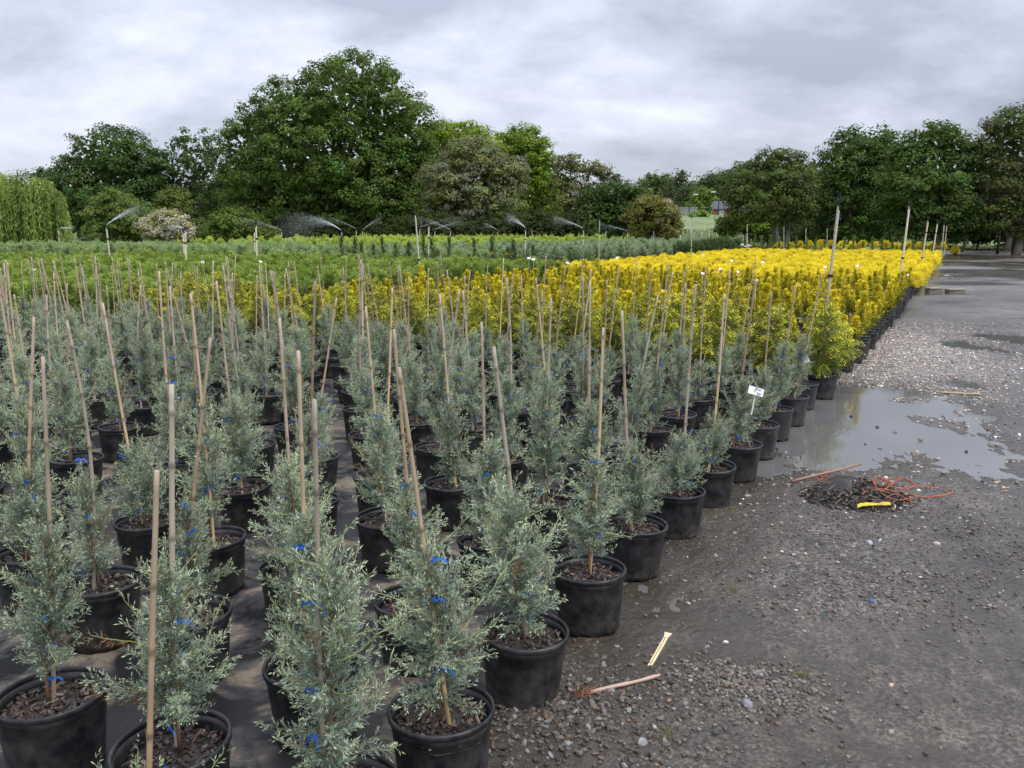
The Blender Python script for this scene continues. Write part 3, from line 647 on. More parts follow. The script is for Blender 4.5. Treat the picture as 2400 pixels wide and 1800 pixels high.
# far wood beyond the grass field
FAR = 'trees of the far wood beyond the house'
leaf_tree('pine_tree', 'tall distant pine standing beyond the open grass', 200, [(1592, 420, 24, 16), (1600, 440, 30, 14), (1585, 455, 30, 20)], 1592, (0.055, 0.075, 0.045), 0.7, 0.9, 1.8, trunk_r=0.4, seed=19, airy=0.2, cat='tree')
for i, (lob, bx_, c_) in enumerate([([(1545, 425, 38, 16), (1530, 450, 45, 30)], 1540, (0.06, 0.095, 0.04)), ([(1650, 450, 45, 30), (1620, 470, 30, 35)], 1640, (0.05, 0.085, 0.035)),
                                    ([(1690, 435, 45, 28), (1740, 425, 45, 28), (1720, 460, 60, 40)], 1715, (0.045, 0.08, 0.035)), ([(1780, 420, 60, 30), (1800, 450, 70, 40)], 1790, (0.045, 0.08, 0.035))]):
    leaf_tree('woodland_tree', 'rounded green tree of the far wood beyond the house', 240, lob, bx_, c_, 0.8, 1.0, 2.2, trunk_r=0.5, seed=30 + i, group=FAR, forks=False)
leaf_tree('leafy_tree', 'bright mid-green tree in front of the small brick house', 185, [(1650, 463, 24, 20), (1638, 485, 24, 22)], 1645, (0.09, 0.15, 0.04), 0.6, 1.0, 1.4, trunk_r=0.3, seed=36)
leaf_tree('leafy_tree', 'dark tree with lamp posts in front, left of the brick house', 190, [(1615, 470, 26, 30), (1600, 490, 25, 25)], 1612, (0.04, 0.07, 0.03), 0.6, 1.0, 1.5, trunk_r=0.3, seed=37)
leaf_tree('street_tree', 'small pale green tree on the grass by the grey wall', 160, [(1637, 505, 20, 9), (1625, 508, 12, 6), (1650, 507, 12, 6)], 1637, (0.14, 0.23, 0.08), 0.4, 1.2, 0.9, trunk_r=0.12, seed=38)
leaf_tree('young_tree', 'slender young tree standing alone on the open grass', 76, [(1700, 520, 22, 12), (1722, 530, 14, 8), (1690, 540, 16, 9), (1715, 512, 18, 9), (1705, 545, 22, 8)], 1702, (0.08, 0.13, 0.035), 0.2, 1.0, 0.5, trunk_r=0.08, seed=39, ntrunk=2)
leaf_tree('green_bush', 'bright green leafy bush below the olive-green tree', 86, [(1752, 515, 34, 28), (1775, 528, 36, 22)], 1755, (0.11, 0.17, 0.03), 0.26, 1.0, 0.8, trunk_r=0.12, seed=40, cat='bush')
# left side
leaf_tree('feathery_tree', 'soft mid-green feathery tree behind the left sprinkler jet', 78, [(270, 480, 45, 32), (240, 515, 45, 30), (310, 510, 50, 36), (275, 540, 75, 26), (345, 530, 30, 25)], 275, (0.085, 0.135, 0.045), 0.26, 1.0, 0.75, trunk_r=0.2, seed=41, ntrunk=2)
leaf_tree('clipped_tree', 'conical clipped green tree behind the white-flowering shrub', 84, [(407, 475, 36, 34), (400, 510, 42, 34)], 405, (0.075, 0.11, 0.035), 0.26, 1.2, 0.7, trunk_r=0.2, seed=42)
leaf_tree('white_shrub', 'arching shrub covered in creamy white blossom', 74, [(395, 520, 42, 26), (360, 535, 30, 24), (425, 540, 28, 22), (375, 550, 40, 18)], 390, (0.16, 0.19, 0.09), 0.2, 1.2, 0.55, trunk_r=0.1, seed=43, tip=(0.62, 0.58, 0.44), tipfrac=0.72, cat='shrub', ntrunk=3)
leaf_tree('green_bush', 'broad mid-green bush under the left side of the giant oak', 80, [(555, 530, 55, 40), (520, 550, 40, 26), (600, 545, 45, 30)], 555, (0.07, 0.115, 0.032), 0.28, 1.0, 0.8, trunk_r=0.15, seed=44, cat='bush')
leaf_tree('green_bush', 'low green bush between white shrub and round oak', 88, [(455, 540, 40, 26), (430, 545, 30, 20), (490, 545, 35, 26)], 455, (0.06, 0.10, 0.032), 0.28, 1.0, 0.8, trunk_r=0.12, seed=45, cat='bush')
for i, (x, y, rx, ry, d_) in enumerate([(1010, 540, 70, 36, 80), (1090, 548, 60, 30, 79), (1180, 540, 70, 38, 80), (1260, 535, 60, 42, 80), (1320, 548, 50, 30, 79), (960, 545, 50, 34, 82), (700, 552, 70, 28, 88), (800, 555, 60, 25, 89), (900, 550, 60, 30, 88), (650, 550, 50, 28, 89)]):
    leaf_tree('understory_shrub', 'dark shrub of the thicket under the tall trees, behind the sprinklers', d_, [(x, y, rx, ry), (x + rx * .5, y + 8, rx * .6, ry * .7)], x, (0.032, 0.05, 0.02), 0.3, 1.0, 0.9, trunk_r=0.1, seed=60 + i, cat='shrub', group='thicket shrubs under the tall trees')
for i, (x, y, rx, ry, d_) in enumerate([(1800, 540, 60, 26, 86), (1880, 545, 60, 26, 90), (1960, 540, 60, 30, 92), (2040, 545, 60, 26, 92), (2120, 540, 60, 30, 90), (2200, 545, 60, 26, 90), (2290, 540, 60, 32, 84), (2370, 545, 60, 30, 82), (2440, 540, 50, 34, 80), (1890, 560, 25, 18, 74)]):
    leaf_tree('understory_shrub', 'dark shrub of the thicket behind the golden rows and the gravel yard', d_, [(x, y, rx, ry)], x, (0.03, 0.046, 0.02), 0.3, 1.0, 0.9, trunk_r=0.1, seed=80 + i, cat='shrub', group='thicket shrubs behind the golden rows', airy=0.15)
for i, (x, d_, h, r) in enumerate([(1948, 76, 5, .14), (1990, 80, 6, .2), (2068, 78, 5, .16), (2100, 82, 6, .14), (2150, 72, 5, .12), (2255, 74, 5, .14), (2340, 68, 5, .12), (2378, 66, 6, .18), (1490, 74, 3, .1)]):
    mb = MB(); g = np.random.default_rng(300 + i); t = np.linspace(0, 1, 6)
    mb.tube(np.stack([g.normal(0, .5) * t + .1 * np.sin(t * 6), g.normal(0, .3) * t, t * h - .05], -1), r * np.linspace(1.15, .5, 6), 7, np.array([0.10, 0.085, 0.07]) * g.uniform(.7, 1.3))
    p = atY(x, 572, d_); ro = obj('bare_tree', None, loc=(p[0], d_, float(tz(d_))), label='bare-stemmed tree standing in the shade beneath the tree line', cat='tree', group='bare-stemmed trees in the tree line shade')
    obj('trunk', mb.mesh('trunk', M_BARK, True), ro); tp_ = mb.V[0][-1]; mb = MB()
    for k in range(4):
        u_ = norm(g.normal(size=3)); u_[2] = abs(u_[2]) + .4; mb.tube([tp_ - [0, 0, .3], tp_ + u_ * .6, tp_ + u_ * 1.6], [r * .4, r * .25, r * .08], 5, (0.13, 0.11, 0.09))
    obj('branches', mb.mesh('branches', M_BARK, True), ro, kind='stuff')

BW = 'dark trees of the wood behind the tree line'
for i, (x, y, rx, ry) in enumerate([(60, 490, 90, 70), (200, 500, 90, 70), (350, 480, 90, 80), (480, 490, 90, 80), (620, 480, 100, 90), (760, 480, 110, 90), (900, 490, 100, 80), (1030, 490, 90, 80), (1150, 480, 90, 90), (1270, 480, 80, 70),
                                    (1380, 500, 70, 55), (1830, 500, 70, 60), (1930, 480, 80, 70), (2030, 480, 90, 80), (2130, 480, 90, 80), (2240, 480, 90, 80), (2350, 480, 90, 80), (2460, 470, 90, 90)]):
    leaf_tree('background_tree', 'dark tree of the wood showing through gaps behind the tree line', 118, [(x, y, rx, ry * .8), (x + 25, y + ry * .5, rx * .9, ry * .5)], x, (0.028, 0.047, 0.02), 0.55, 0.8, 1.5, trunk_r=.3, seed=200 + i, group=BW, forks=False)

# ---- weeping willow
def willow(name, label, d, lobes, base_px, seed, nst=620):
    g = np.random.default_rng(seed); b = atY(base_px, 572, d); bz = float(tz(d)); mb = MB(); P, D, C = [], [], []
    for (cx, cy, rx, ry) in lobes:
        c = atY(cx, cy, d) - np.array([b[0], d, bz]); r = np.array([rx, rx * .8, ry]) * d / FPX
        n = int(nst * r[0] * r[2] / 14)
        u = norm(g.normal(size=(n, 3))); u[:, 2] = np.where(g.uniform(size=n) < .7, np.abs(u[:, 2]), u[:, 2] * .5); u = norm(u)
        nt_ = max(6, n // 16); tu = norm(g.normal(size=(nt_, 3))); tu[:, 2] = np.where(g.uniform(size=nt_) < .7, np.abs(tu[:, 2]), tu[:, 2] * .5); tv = g.uniform(.6, 1.25, nt_); tr_ = g.uniform(.78, 1.1, nt_); pick = g.integers(0, nt_, n)
        u = norm(tu[pick] + g.normal(0, .10, (n, 3)))
        for k in range(n):
            st = c + u[k] * r * tr_[pick[k]] * g.uniform(.85, 1.03); ln = min(g.uniform(1.0, 3.6), st[2] - 0.15)
            if ln < .4: continue
            m = int(ln / .16) + 2; t = np.linspace(0, 1, m)
            out = np.array([u[k, 0], u[k, 1], 0]) * .5
            pp = st + out * (np.sqrt(t) * .7)[:, None] + np.array([0, 0, -1.0]) * (t * ln)[:, None] + np.cumsum(g.normal(0, .02, (m, 3)), 0)
            P.append(pp); D.append(norm(np.array([0, 0, -1.0]) * np.minimum(1, .25 + t * 3)[:, None] + np.array([u[k, 0], u[k, 1], .1]) * np.maximum(0, 1 - t * 4)[:, None] + g.normal(0, .35, (m, 3))))
            C.append(np.array([0.28, 0.37, 0.095]) * tv[pick[k]] * g.uniform(.85, 1.15) * g.uniform(.85, 1.15, (m, 1)))
    P, D, C = map(np.vstack, (P, D, C))
    V, Qd = kites(P, D, 0.36, 0.10); mb.add(V, None, Qd, np.repeat(C, 4, axis=0))
    tr = MB(); zt = P[:, 2].max() / 7.5
    tr.tube([(0, 0, -.1), (.1, 0, 1.2 * zt), (0, .1, 2.5 * zt), (.2, 0, 4.0 * zt)], [.3, .24, .2, .14], 8, (0.09, 0.07, 0.055))
    for k in range(7):
        u = norm(g.normal(size=3)); u[2] = abs(u[2]); c = atY(lobes[k % len(lobes)][0], lobes[k % len(lobes)][1], d) - np.array([b[0], d, bz])
        tr.tube([(0, 0, 2.2 * zt), tuple((np.array([0, 0, 3.0 * zt]) + c) / 2), tuple(c + u * .4 * zt)], [.15 * zt, .1 * zt, .04 * zt], 5, (0.13, 0.10, 0.08))
    ro = obj(name, None, loc=(b[0], d, bz), label=label, cat='tree')
    obj('crown', mb.mesh('crown', M_LEAF), ro); obj('trunk', tr.mesh('trunk', M_BARK, True), ro)
willow('weeping_willow', 'large weeping willow with hanging pale green curtains', 66, [(50, 455, 75, 58), (-40, 462, 70, 60), (115, 480, 42, 48), (20, 500, 80, 55), (110, 520, 44, 45), (60, 530, 60, 40)], 30, 50, 1900)
willow('weeping_shrub', 'small low weeping willow beside the big willow', 64, [(160, 565, 22, 17), (140, 575, 20, 14)], 158, 51, 900)

# ================================================================== NURSERY PLANTS
NP = 44
def pot_meshes(s=1.0):
    def notch(V):
        th = np.arange(NP) * 2 * math.pi / NP
        up = (np.sin(th * 9 + .4) > 0.55) * 0.013
        V[0, :, 2] += up; V[1, :, 2] += up * .9
        V[..., 0] *= 1 + .008 * np.cos(2 * th); return V
    b = MB(); b.lathe(np.array([(.118, .004), (.132, .0), (.1345, .03), (.141, .10), (.148, .18), (.151, .222), (.1545, .226), (.1555, .247), (.150, .2475), (.147, .226), (.145, .200)]) * s, NP, jit=notch)
    r = MB(); r.lathe(np.array([(.1545, .2445), (.1585, .2435), (.1625, .2475), (.1635, .2585), (.161, .2645), (.1565, .2655), (.1525, .2625), (.1515, .2495), (.1545, .2445)]) * s, NP)
    return b.mesh('pot', M_POT, True), r.mesh('rim', M_POT, True)
ME_POT, ME_RIM = pot_meshes()
SOIL_Z = 0.222
def mulch_mesh(seed, n=240, rad=.146):
    g = np.random.default_rng(seed); mb = MB()
    rr = np.linspace(0, rad, 8); th = np.arange(20) * 2 * math.pi / 20
    V = np.stack([rr[:, None] * np.cos(th), rr[:, None] * np.sin(th), g.normal(0, .003, (8, 20)) + .006 - .012 * (rr[:, None] / rad) ** 2 * np.ones((8, 20))], -1)
    i = np.arange(7)[:, None] * 20; k = np.arange(20)[None]
    mb.add(V.reshape(-1, 3), None, np.stack([i + k, i + (k + 1) % 20, i + 20 + (k + 1) % 20, i + 20 + k], -1).reshape(-1, 4), np.array([0.028, 0.02, 0.015]))
    for q in range(n):
        r_ = rad * .95 * math.sqrt(g.uniform()); a = g.uniform(0, 6.28)
        M3 = np.array(Euler((g.normal(0, .45), g.normal(0, .45), g.uniform(0, 6.28))).to_matrix())
        c = np.array([(0.045, 0.028, 0.020), (0.085, 0.052, 0.036), (0.022, 0.016, 0.013), (0.17, 0.12, 0.085)][g.choice(4, p=[.35, .22, .33, .10])]) * g.uniform(.7, 1.3)
        mb.box((r_ * math.cos(a), r_ * math.sin(a), .008 + g.uniform(0, .007)), (g.uniform(.007, .026), g.uniform(.004, .012), g.uniform(.002, .006)), col=c, R3=M3)
    return mb.mesh('bark_mulch', M_MULCH)
ME_MULCH = [mulch_mesh(500 + i) for i in range(3)]

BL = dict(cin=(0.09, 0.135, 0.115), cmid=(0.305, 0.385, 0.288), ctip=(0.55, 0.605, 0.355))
BLUE = []
for i in range(7):
    g = np.random.default_rng(900 + i); Hh = [0.46, 0.52, 0.56, 0.40, 0.54, 0.48, 0.60][i]; Rr = [.20, .175, .19, .20, .17, .195, .18][i]; ph = g.uniform(0, 6.28)
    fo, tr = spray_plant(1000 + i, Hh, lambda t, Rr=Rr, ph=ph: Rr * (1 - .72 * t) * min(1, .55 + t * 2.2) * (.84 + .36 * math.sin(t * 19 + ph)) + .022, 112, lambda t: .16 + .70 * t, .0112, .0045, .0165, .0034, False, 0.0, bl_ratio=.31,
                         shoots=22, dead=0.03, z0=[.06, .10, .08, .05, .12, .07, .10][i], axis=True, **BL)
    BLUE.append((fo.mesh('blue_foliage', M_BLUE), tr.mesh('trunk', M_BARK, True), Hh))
GOLD_H = []
for i in range(4):
    Hh = [.66, .72, .60, .74][i]
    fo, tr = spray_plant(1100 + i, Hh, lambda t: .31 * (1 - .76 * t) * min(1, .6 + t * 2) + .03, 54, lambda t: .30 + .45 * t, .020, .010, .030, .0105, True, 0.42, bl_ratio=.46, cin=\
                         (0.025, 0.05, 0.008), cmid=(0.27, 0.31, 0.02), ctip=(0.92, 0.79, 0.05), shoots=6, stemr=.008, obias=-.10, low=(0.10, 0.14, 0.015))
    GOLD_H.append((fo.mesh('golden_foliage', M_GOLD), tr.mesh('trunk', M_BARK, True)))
CONE = []
for i in range(4):
    Hh = [.46, .52, .42, .56][i]
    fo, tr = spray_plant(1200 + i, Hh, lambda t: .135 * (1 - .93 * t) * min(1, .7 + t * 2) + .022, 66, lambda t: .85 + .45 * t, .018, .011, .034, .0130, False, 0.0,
                         (0.05, 0.085, 0.012), (0.50, 0.45, 0.02), (0.93, 0.75, 0.04), shoots=0, stemr=.006, bl_ratio=.5, obias=-.06, low=(0.05, 0.075, 0.012))  # low: greener lower foliage, darkened further to paint the shaded gaps between cones
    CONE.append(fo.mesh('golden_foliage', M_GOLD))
MOP = []
for i in range(3):
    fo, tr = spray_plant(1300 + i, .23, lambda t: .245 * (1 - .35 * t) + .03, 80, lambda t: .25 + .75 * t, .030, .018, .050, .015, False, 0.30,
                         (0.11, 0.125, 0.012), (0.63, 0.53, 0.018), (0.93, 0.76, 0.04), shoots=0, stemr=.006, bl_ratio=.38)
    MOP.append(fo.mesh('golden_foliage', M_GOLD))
GRN = []
for i in range(3):
    fo, tr = spray_plant(1400 + i, .50, lambda t: .36 * (1 - .55 * t) + .03, 70, lambda t: .30 + .55 * t, .034, .020, .050, .019, True, 0.20,
                         (0.04, 0.07, 0.012), (0.14, 0.215, 0.03), (0.28, 0.37, 0.055), shoots=4, stemr=.008)
    GRN.append(fo.mesh('green_foliage', M_GREEN))
def simple_bush(seed, Hh, Rr, cin, cmid, ctip, el0=.5, mat=None, tl=.075, tw=.03, nb=52):
    fo, tr = spray_plant(seed, Hh, lambda t: Rr * (1 - .6 * t) + .03, nb, lambda t: el0 + .5 * t, .05, .032, tl, tw, False, 0.0, cin, cmid, ctip, stemr=.008)
    return fo.mesh('green_foliage', mat or M_GREEN)
LIME = [simple_bush(1500 + i, .85, .42, (0.10, 0.15, 0.02), (0.28, 0.40, 0.05), (0.46, 0.55, 0.085), .6) for i in range(2)]
SAGE = [simple_bush(1510 + i, .60, .42, (0.08, 0.13, 0.05), (0.20, 0.29, 0.105), (0.31, 0.41, 0.16), .5) for i in range(2)]
BGRN = [simple_bush(1520 + i, .66, .45, (0.05, 0.085, 0.04), (0.175, 0.25, 0.12), (0.32, 0.41, 0.22), .6) for i in range(2)]
DGRN = [simple_bush(1530 + i, .70, .45, (0.02, 0.04, 0.012), (0.045, 0.08, 0.022), (0.075, 0.125, 0.03), .5) for i in range(2)]
JUN = [simple_bush(1540 + i, 1.15, .30, (0.014, 0.028, 0.012), (0.03, 0.055, 0.022), (0.055, 0.09, 0.035), .9, tl=.05, tw=.016, nb=60) for i in range(3)]
ARB = [simple_bush(1550 + i, 1.0, .30, (0.05, 0.09, 0.014), (0.10, 0.19, 0.028), (0.17, 0.28, 0.045), 1.0, tl=.06, tw=.02) for i in range(2)]

# ---- bamboo canes (1 m long unit, scaled to length) and blue ribbon ties
def cane_mesh(seed, r=.0070):
    g = np.random.default_rng(seed); zs, rs, cs = [], [], []
    tone = np.array([(0.44, 0.30, 0.155), (0.37, 0.275, 0.175), (0.33, 0.275, 0.215), (0.29, 0.175, 0.09), (0.47, 0.33, 0.165), (0.31, 0.255, 0.20)][seed % 6])
    grey = np.array([0.37, 0.315, 0.245]); node = [0.0] + list(np.cumsum(g.uniform(.13, .24, 12)))
    node = [n for n in node if n < .98]
    zz = sorted(set([0.0, 1.0] + [z for n in node for z in (n - .012, n - .003, n + .003, n + .012) if 0 < z < 1] + list(np.linspace(.04, .96, 12))))
    for z in zz:
        nr = min(abs(z - n) for n in node); b = 1.0 + (0.28 if nr < .006 else 0)
        zs.append(z); rs.append(r * b * (1.08 - .22 * z)); m = np.clip(z * 1.4 - .2 + g.normal(0, .12), 0, 1)
        cs.append((tone * (1 - m * .6) + grey * m * .6) * (0.5 if nr < .006 else g.uniform(.85, 1.12)))
    zs = np.array(zs); bx = g.normal(0, .012); by = g.normal(0, .008)
    mb = MB(); mb.tube(np.stack([bx * np.sin(zs * 3.1), by * np.sin(zs * 4.4), zs], -1), rs, 9, np.array(cs)); mb.C[-1][-1] = (0.62, 0.52, 0.38)
    return mb.mesh('bamboo_cane', M_CANE, True)
CANE = [cane_mesh(600 + i) for i in range(6)]
def ribbon_mesh(seed):
    g = np.random.default_rng(seed); mb = MB(); col = np.array([0.03, 0.15, 0.52]) * g.uniform(.8, 1.25)
    th = np.linspace(0, 2 * math.pi, 13)
    for h_ in (-.005, .005):
        pass
    V = []
    for t in th: V += [(.018 * math.cos(t), .012 * math.sin(t), -.006 + .004 * math.sin(t * 2)), (.018 * math.cos(t), .012 * math.sin(t), .006 + .004 * math.sin(t * 2))]
    mb.add(V, None, [(2 * i, 2 * i + 2, 2 * i + 3, 2 * i + 1) for i in range(12)], col)
    for k in range(3):
        a = g.uniform(0, 6.28); ln = g.uniform(.022, .045); d = np.array([math.cos(a), math.sin(a), g.uniform(-.9, .5)]); w = np.array([-math.sin(a) * .3, math.cos(a) * .3, .95]) * .0065
        p0 = np.array([.018 * math.cos(a), .012 * math.sin(a), 0]); p1 = p0 + d * ln * .6; p2 = p1 + (d + np.array([0, 0, -1.2])) * ln * .45
        mb.add([p0 - w * .6, p0 + w * .6, p1 + w, p1 - w, p2 + w * 1.1, p2 - w * 1.1], None, [(0, 1, 2, 3), (3, 2, 4, 5)], col * g.uniform(.8, 1.2))
    return mb.mesh('ribbon_tie', M_TAPE)
RIB = [ribbon_mesh(650 + i) for i in range(5)]

# measured pots: key -> rim centre pixel; stake tops in pixels
MEAS = [(120, 1627), (412, 1741), (231, 1363), (441, 1436), (736, 1553), (697, 1327), (1036, 1665), (975, 1405), (1224, 1477), (1153, 1262), (1382, 1334), (908, 1211), (890, 1113), (846, 958), (841, 915), (869, 1018), (1058, 1131),
        (1023, 1048), (1183, 1073), (1277, 1168), (1284, 1023), (1375, 983), (1235, 963), (1379, 1102), (1470, 1056), (1531, 1003), (1587, 970), (1636, 934), (1690, 913), (1412, 945), (1485, 1227), (1587, 1151), (1664, 1090), (1730, 1039),
        (1777, 994), (1815, 958), (1853, 929), (349, 1218), (568, 1135), (498, 1262), (589, 1041), (620, 927), (460, 1012), (402, 1099), (724, 1171), (75, 1294), (736, 1070), (225, 906), (240, 868), (371, 847), (560, 874), (663, 847), (790, 1850)]
TOP = {(120, 1627): (103, 840), (412, 1741): (397, 905), (790, 1850): (735, 940), (736, 1553): (700, 825), (1036, 1665): (932, 865), (975, 1405): (925, 775), (1224, 1477): (1160, 815), (1153, 1262): (1127, 757), (908, 1211): (857, 720),
       (1382, 1334): (1415, 770), (1485, 1227): (1455, 730), (1587, 1151): (1634, 668), (1664, 1090): (1698, 690), (1730, 1039): (1770, 655), (1777, 994): (1808, 685), (1815, 958): (1868, 665), (1853, 929): (1926, 645), (75, 1294): (78, 745),
       (231, 1363): (155, 755), (349, 1218): (240, 712), (441, 1436): (492, 795), (568, 1135): (505, 660), (697, 1327): (653, 748), (498, 1262): (445, 690), (724, 1171): (738, 660), (1277, 1168): (1290, 700), (1058, 1131): (1030, 690)}
SIZE = {(1036, 1665): (2, 1.02), (1224, 1477): (0, 1.05), (790, 1850): (6, 1.0), (412, 1741): (1, 1.05), (120, 1627): (4, 1.0), (1382, 1334): (4, .95), (1485, 1227): (3, .95), (1587, 1151): (3, .88), (1664, 1090): (3, .85), (1730, 1039): (5, .98), (1777, 994): (0, .95), (908, 1211): (6, 1.0), (736, 1553): (5, 1.0)}
PTS = []
for px in MEAS:
    q = atZ(px[0], px[1], 0.262); PTS.append((q[0], q[1], px))
extra = (-0.78, 1.42)
PTS.append((extra[0], extra[1], 'front')); TOP['front'] = (365, 1108); SIZE['front'] = (3, .8)
muv = [to_uv(p[0], p[1]) for p in PTS]
for j in range(-3, 10):
    for k in range(0, 22):
        u = [-1.75, -1.17, -.6, -.03, .65, 1.3, 1.95, 2.6, 3.27, 3.93, 4.57, 5.13, 5.75][j + 3]; v = -.07 + .6 * k + .05
        if k == 0 and u > 5.4: continue
        if min((u - a) ** 2 + (v - b) ** 2 for a, b in muv) < .33 ** 2: continue
        if u < -1.2 and v < .8: continue
        if random.random() < .045: continue
        u += random.gauss(0, .035); v += random.gauss(0, .035)
        x, y, z = bed(u, v)
        pxx = 1200 + x / (y * math.cos(PITCH) + 1.4 * math.sin(PITCH)) * FPX
        if y < 1.3 or pxx < -330 or pxx > 2500: continue
        PTS.append((x, y, None))
GB = 'blue-green conifers in black pots'
OW = 'first second third fourth fifth sixth seventh eighth ninth tenth eleventh twelfth thirteenth fourteenth fifteenth sixteenth seventeenth eighteenth nineteenth'.split()
def ordw(n):
    if n < 20: return OW[n - 1]
    t_, u_ = divmod(n, 10); w = ['twentieth', 'thirtieth', 'fortieth', 'fiftieth', 'sixtieth', 'seventieth'][t_ - 2]
    return w if u_ == 0 else w[:-4].replace('twent', 'twenty').replace('thirt', 'thirty').replace('fort', 'forty').replace('fift', 'fifty').replace('sixt', 'sixty').replace('sevent', 'seventy') + '-' + OW[u_ - 1]
RK = {}
_rows = {}
for i, p_ in enumerate(PTS):
    a_, b_ = to_uv(p_[0], p_[1]); _rows.setdefault(max(0, round((b_ + .07) / .6)), []).append((-a_, i))
for k_, l_ in _rows.items():
    for n_, (_, i) in enumerate(sorted(l_)): RK[i] = (k_ + 1, n_ + 1)
for i, (x, y, key) in enumerate(PTS):
    u, v = to_uv(x, y); g = np.random.default_rng(2000 + i)
    outer = v < .25; row, rank = RK[i]
    if key == (1730, 1039): lab = 'blue-green conifer in the outermost pot row with a large white handwritten card'
    elif key == (1853, 929): lab = 'last blue-green conifer of the outermost row, next to the faded grey pot'
    elif outer: lab = 'caned blue-green conifer in the outermost gravel-side row, %s counted from the golden rows' % ordw(rank)
    else: lab = 'caned blue-green conifer, %s row in from the gravel, %s counted from the golden rows' % (ordw(row), ordw(rank))
    grp = None if key in ((1730, 1039), (1853, 929)) else (GB + (' in the outermost row' if outer else ' within the bed'))
    root = obj('potted_blue_conifer', None, loc=(x, y, float(tz(y)) + .004), label=lab, cat='potted conifer', group=grp)
    pr = g.uniform(0, 6.28)
    ps = (1 if key else g.uniform(.96, 1.02))
    pt = obj('pot', ME_POT, root, rot=(g.normal(0, .022), g.normal(0, .022), pr), scale=ps)
    obj('rim', ME_RIM, pt)
    obj('bark_mulch', ME_MULCH[i % 3], root, loc=(0, 0, SOIL_Z - g.uniform(0, .012)), rot=(0, 0, g.uniform(0, 6.28)), kind='stuff')
    # cane
    b0 = np.array([g.uniform(-.03, .03), g.uniform(-.03, .03), SOIL_Z - .03])
    if key in TOP:
        tp = TOP[key]; t3 = atY(tp[0], tp[1], y + g.uniform(-.06, .06)) - np.array([x, y, 0])
    else:
        ln = g.uniform(1.10, 1.34); lx, ly = g.normal(-.03 if v > 3 else .04, .09), g.normal(0, .09)
        t3 = b0 + np.array([lx, ly, math.sqrt(max(.2, ln * ln - lx * lx - ly * ly))])
    dv_ = t3 - b0; ln = float(np.linalg.norm(dv_)); q = Vector(dv_).to_track_quat('Z', 'Y')
    obj('bamboo_cane', CANE[g.integers(0, 6)], root, loc=b0, rot=q, scale=(g.uniform(.85, 1.15), g.uniform(.85, 1.15), ln))
    vi, sc = SIZE.get(key, (int(g.integers(0, 7)), g.uniform(.85, 1.12)))
    if key is None or key not in SIZE:
        sc *= (1.03 if u < 4.3 else .95) if v > 2.0 else (.92 if u > 2.0 else 1)
    fm, tm, Hh = BLUE[vi]; fat = .98 if v < 1.3 and u < 2 else .86
    lean = Quaternion().slerp(q, .75) @ Quaternion((0, 0, 1), g.uniform(0, 6.28))
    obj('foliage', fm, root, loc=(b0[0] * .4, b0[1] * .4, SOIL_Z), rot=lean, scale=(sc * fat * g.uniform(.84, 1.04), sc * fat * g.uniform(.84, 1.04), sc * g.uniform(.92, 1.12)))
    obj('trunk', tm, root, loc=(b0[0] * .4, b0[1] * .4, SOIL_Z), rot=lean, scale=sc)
    for f in g.permutation(np.linspace(.09, Hh * .95, 5))[:3]:
        t_ = f / ln; obj('ribbon_tie', RIB[g.integers(0, 5)], root, loc=b0 + dv_ * min(t_ + .03, .9) + np.array([g.uniform(-.03, .03), -g.uniform(.0, .05), 0]), rot=(0, 0, g.uniform(0, 6.28)), scale=g.uniform(.48, .75))

def proj(x, y, z):
    dz = z - HCAM; dep = y * math.cos(PITCH) - dz * math.sin(PITCH)
    yy = y * math.sin(PITCH) + dz * math.cos(PITCH)
    return 1200 + FPX * x / dep, 900 - FPX * yy / dep
def inview(x, y, z=.6, m=60):
    if y < .5: return False
    a, b = proj(x, y, z); return -m < a < 2400 + m and b < 1900
def lattice(u0, u1, su, v0, v1, sv, jit, miss=0.0, seed=0, cond=None):
    g = np.random.default_rng(seed); P_ = []
    for iu, u in enumerate(np.arange(u0, u1, su)):
        for iv, v in enumerate(np.arange(v0, v1, sv)):
            if g.uniform() < miss: continue
            uu, vv = u + g.normal(0, jit), v + g.normal(0, jit)
            if cond and not cond(uu, vv): continue
            x, y, z = bed(uu, vv)
            if inview(x, y): P_.append((x, y, z, vv, iu + 1, iv + 1))
    P_.sort(key=lambda p: p[1] ** 2 + p[0] ** 2); return P_

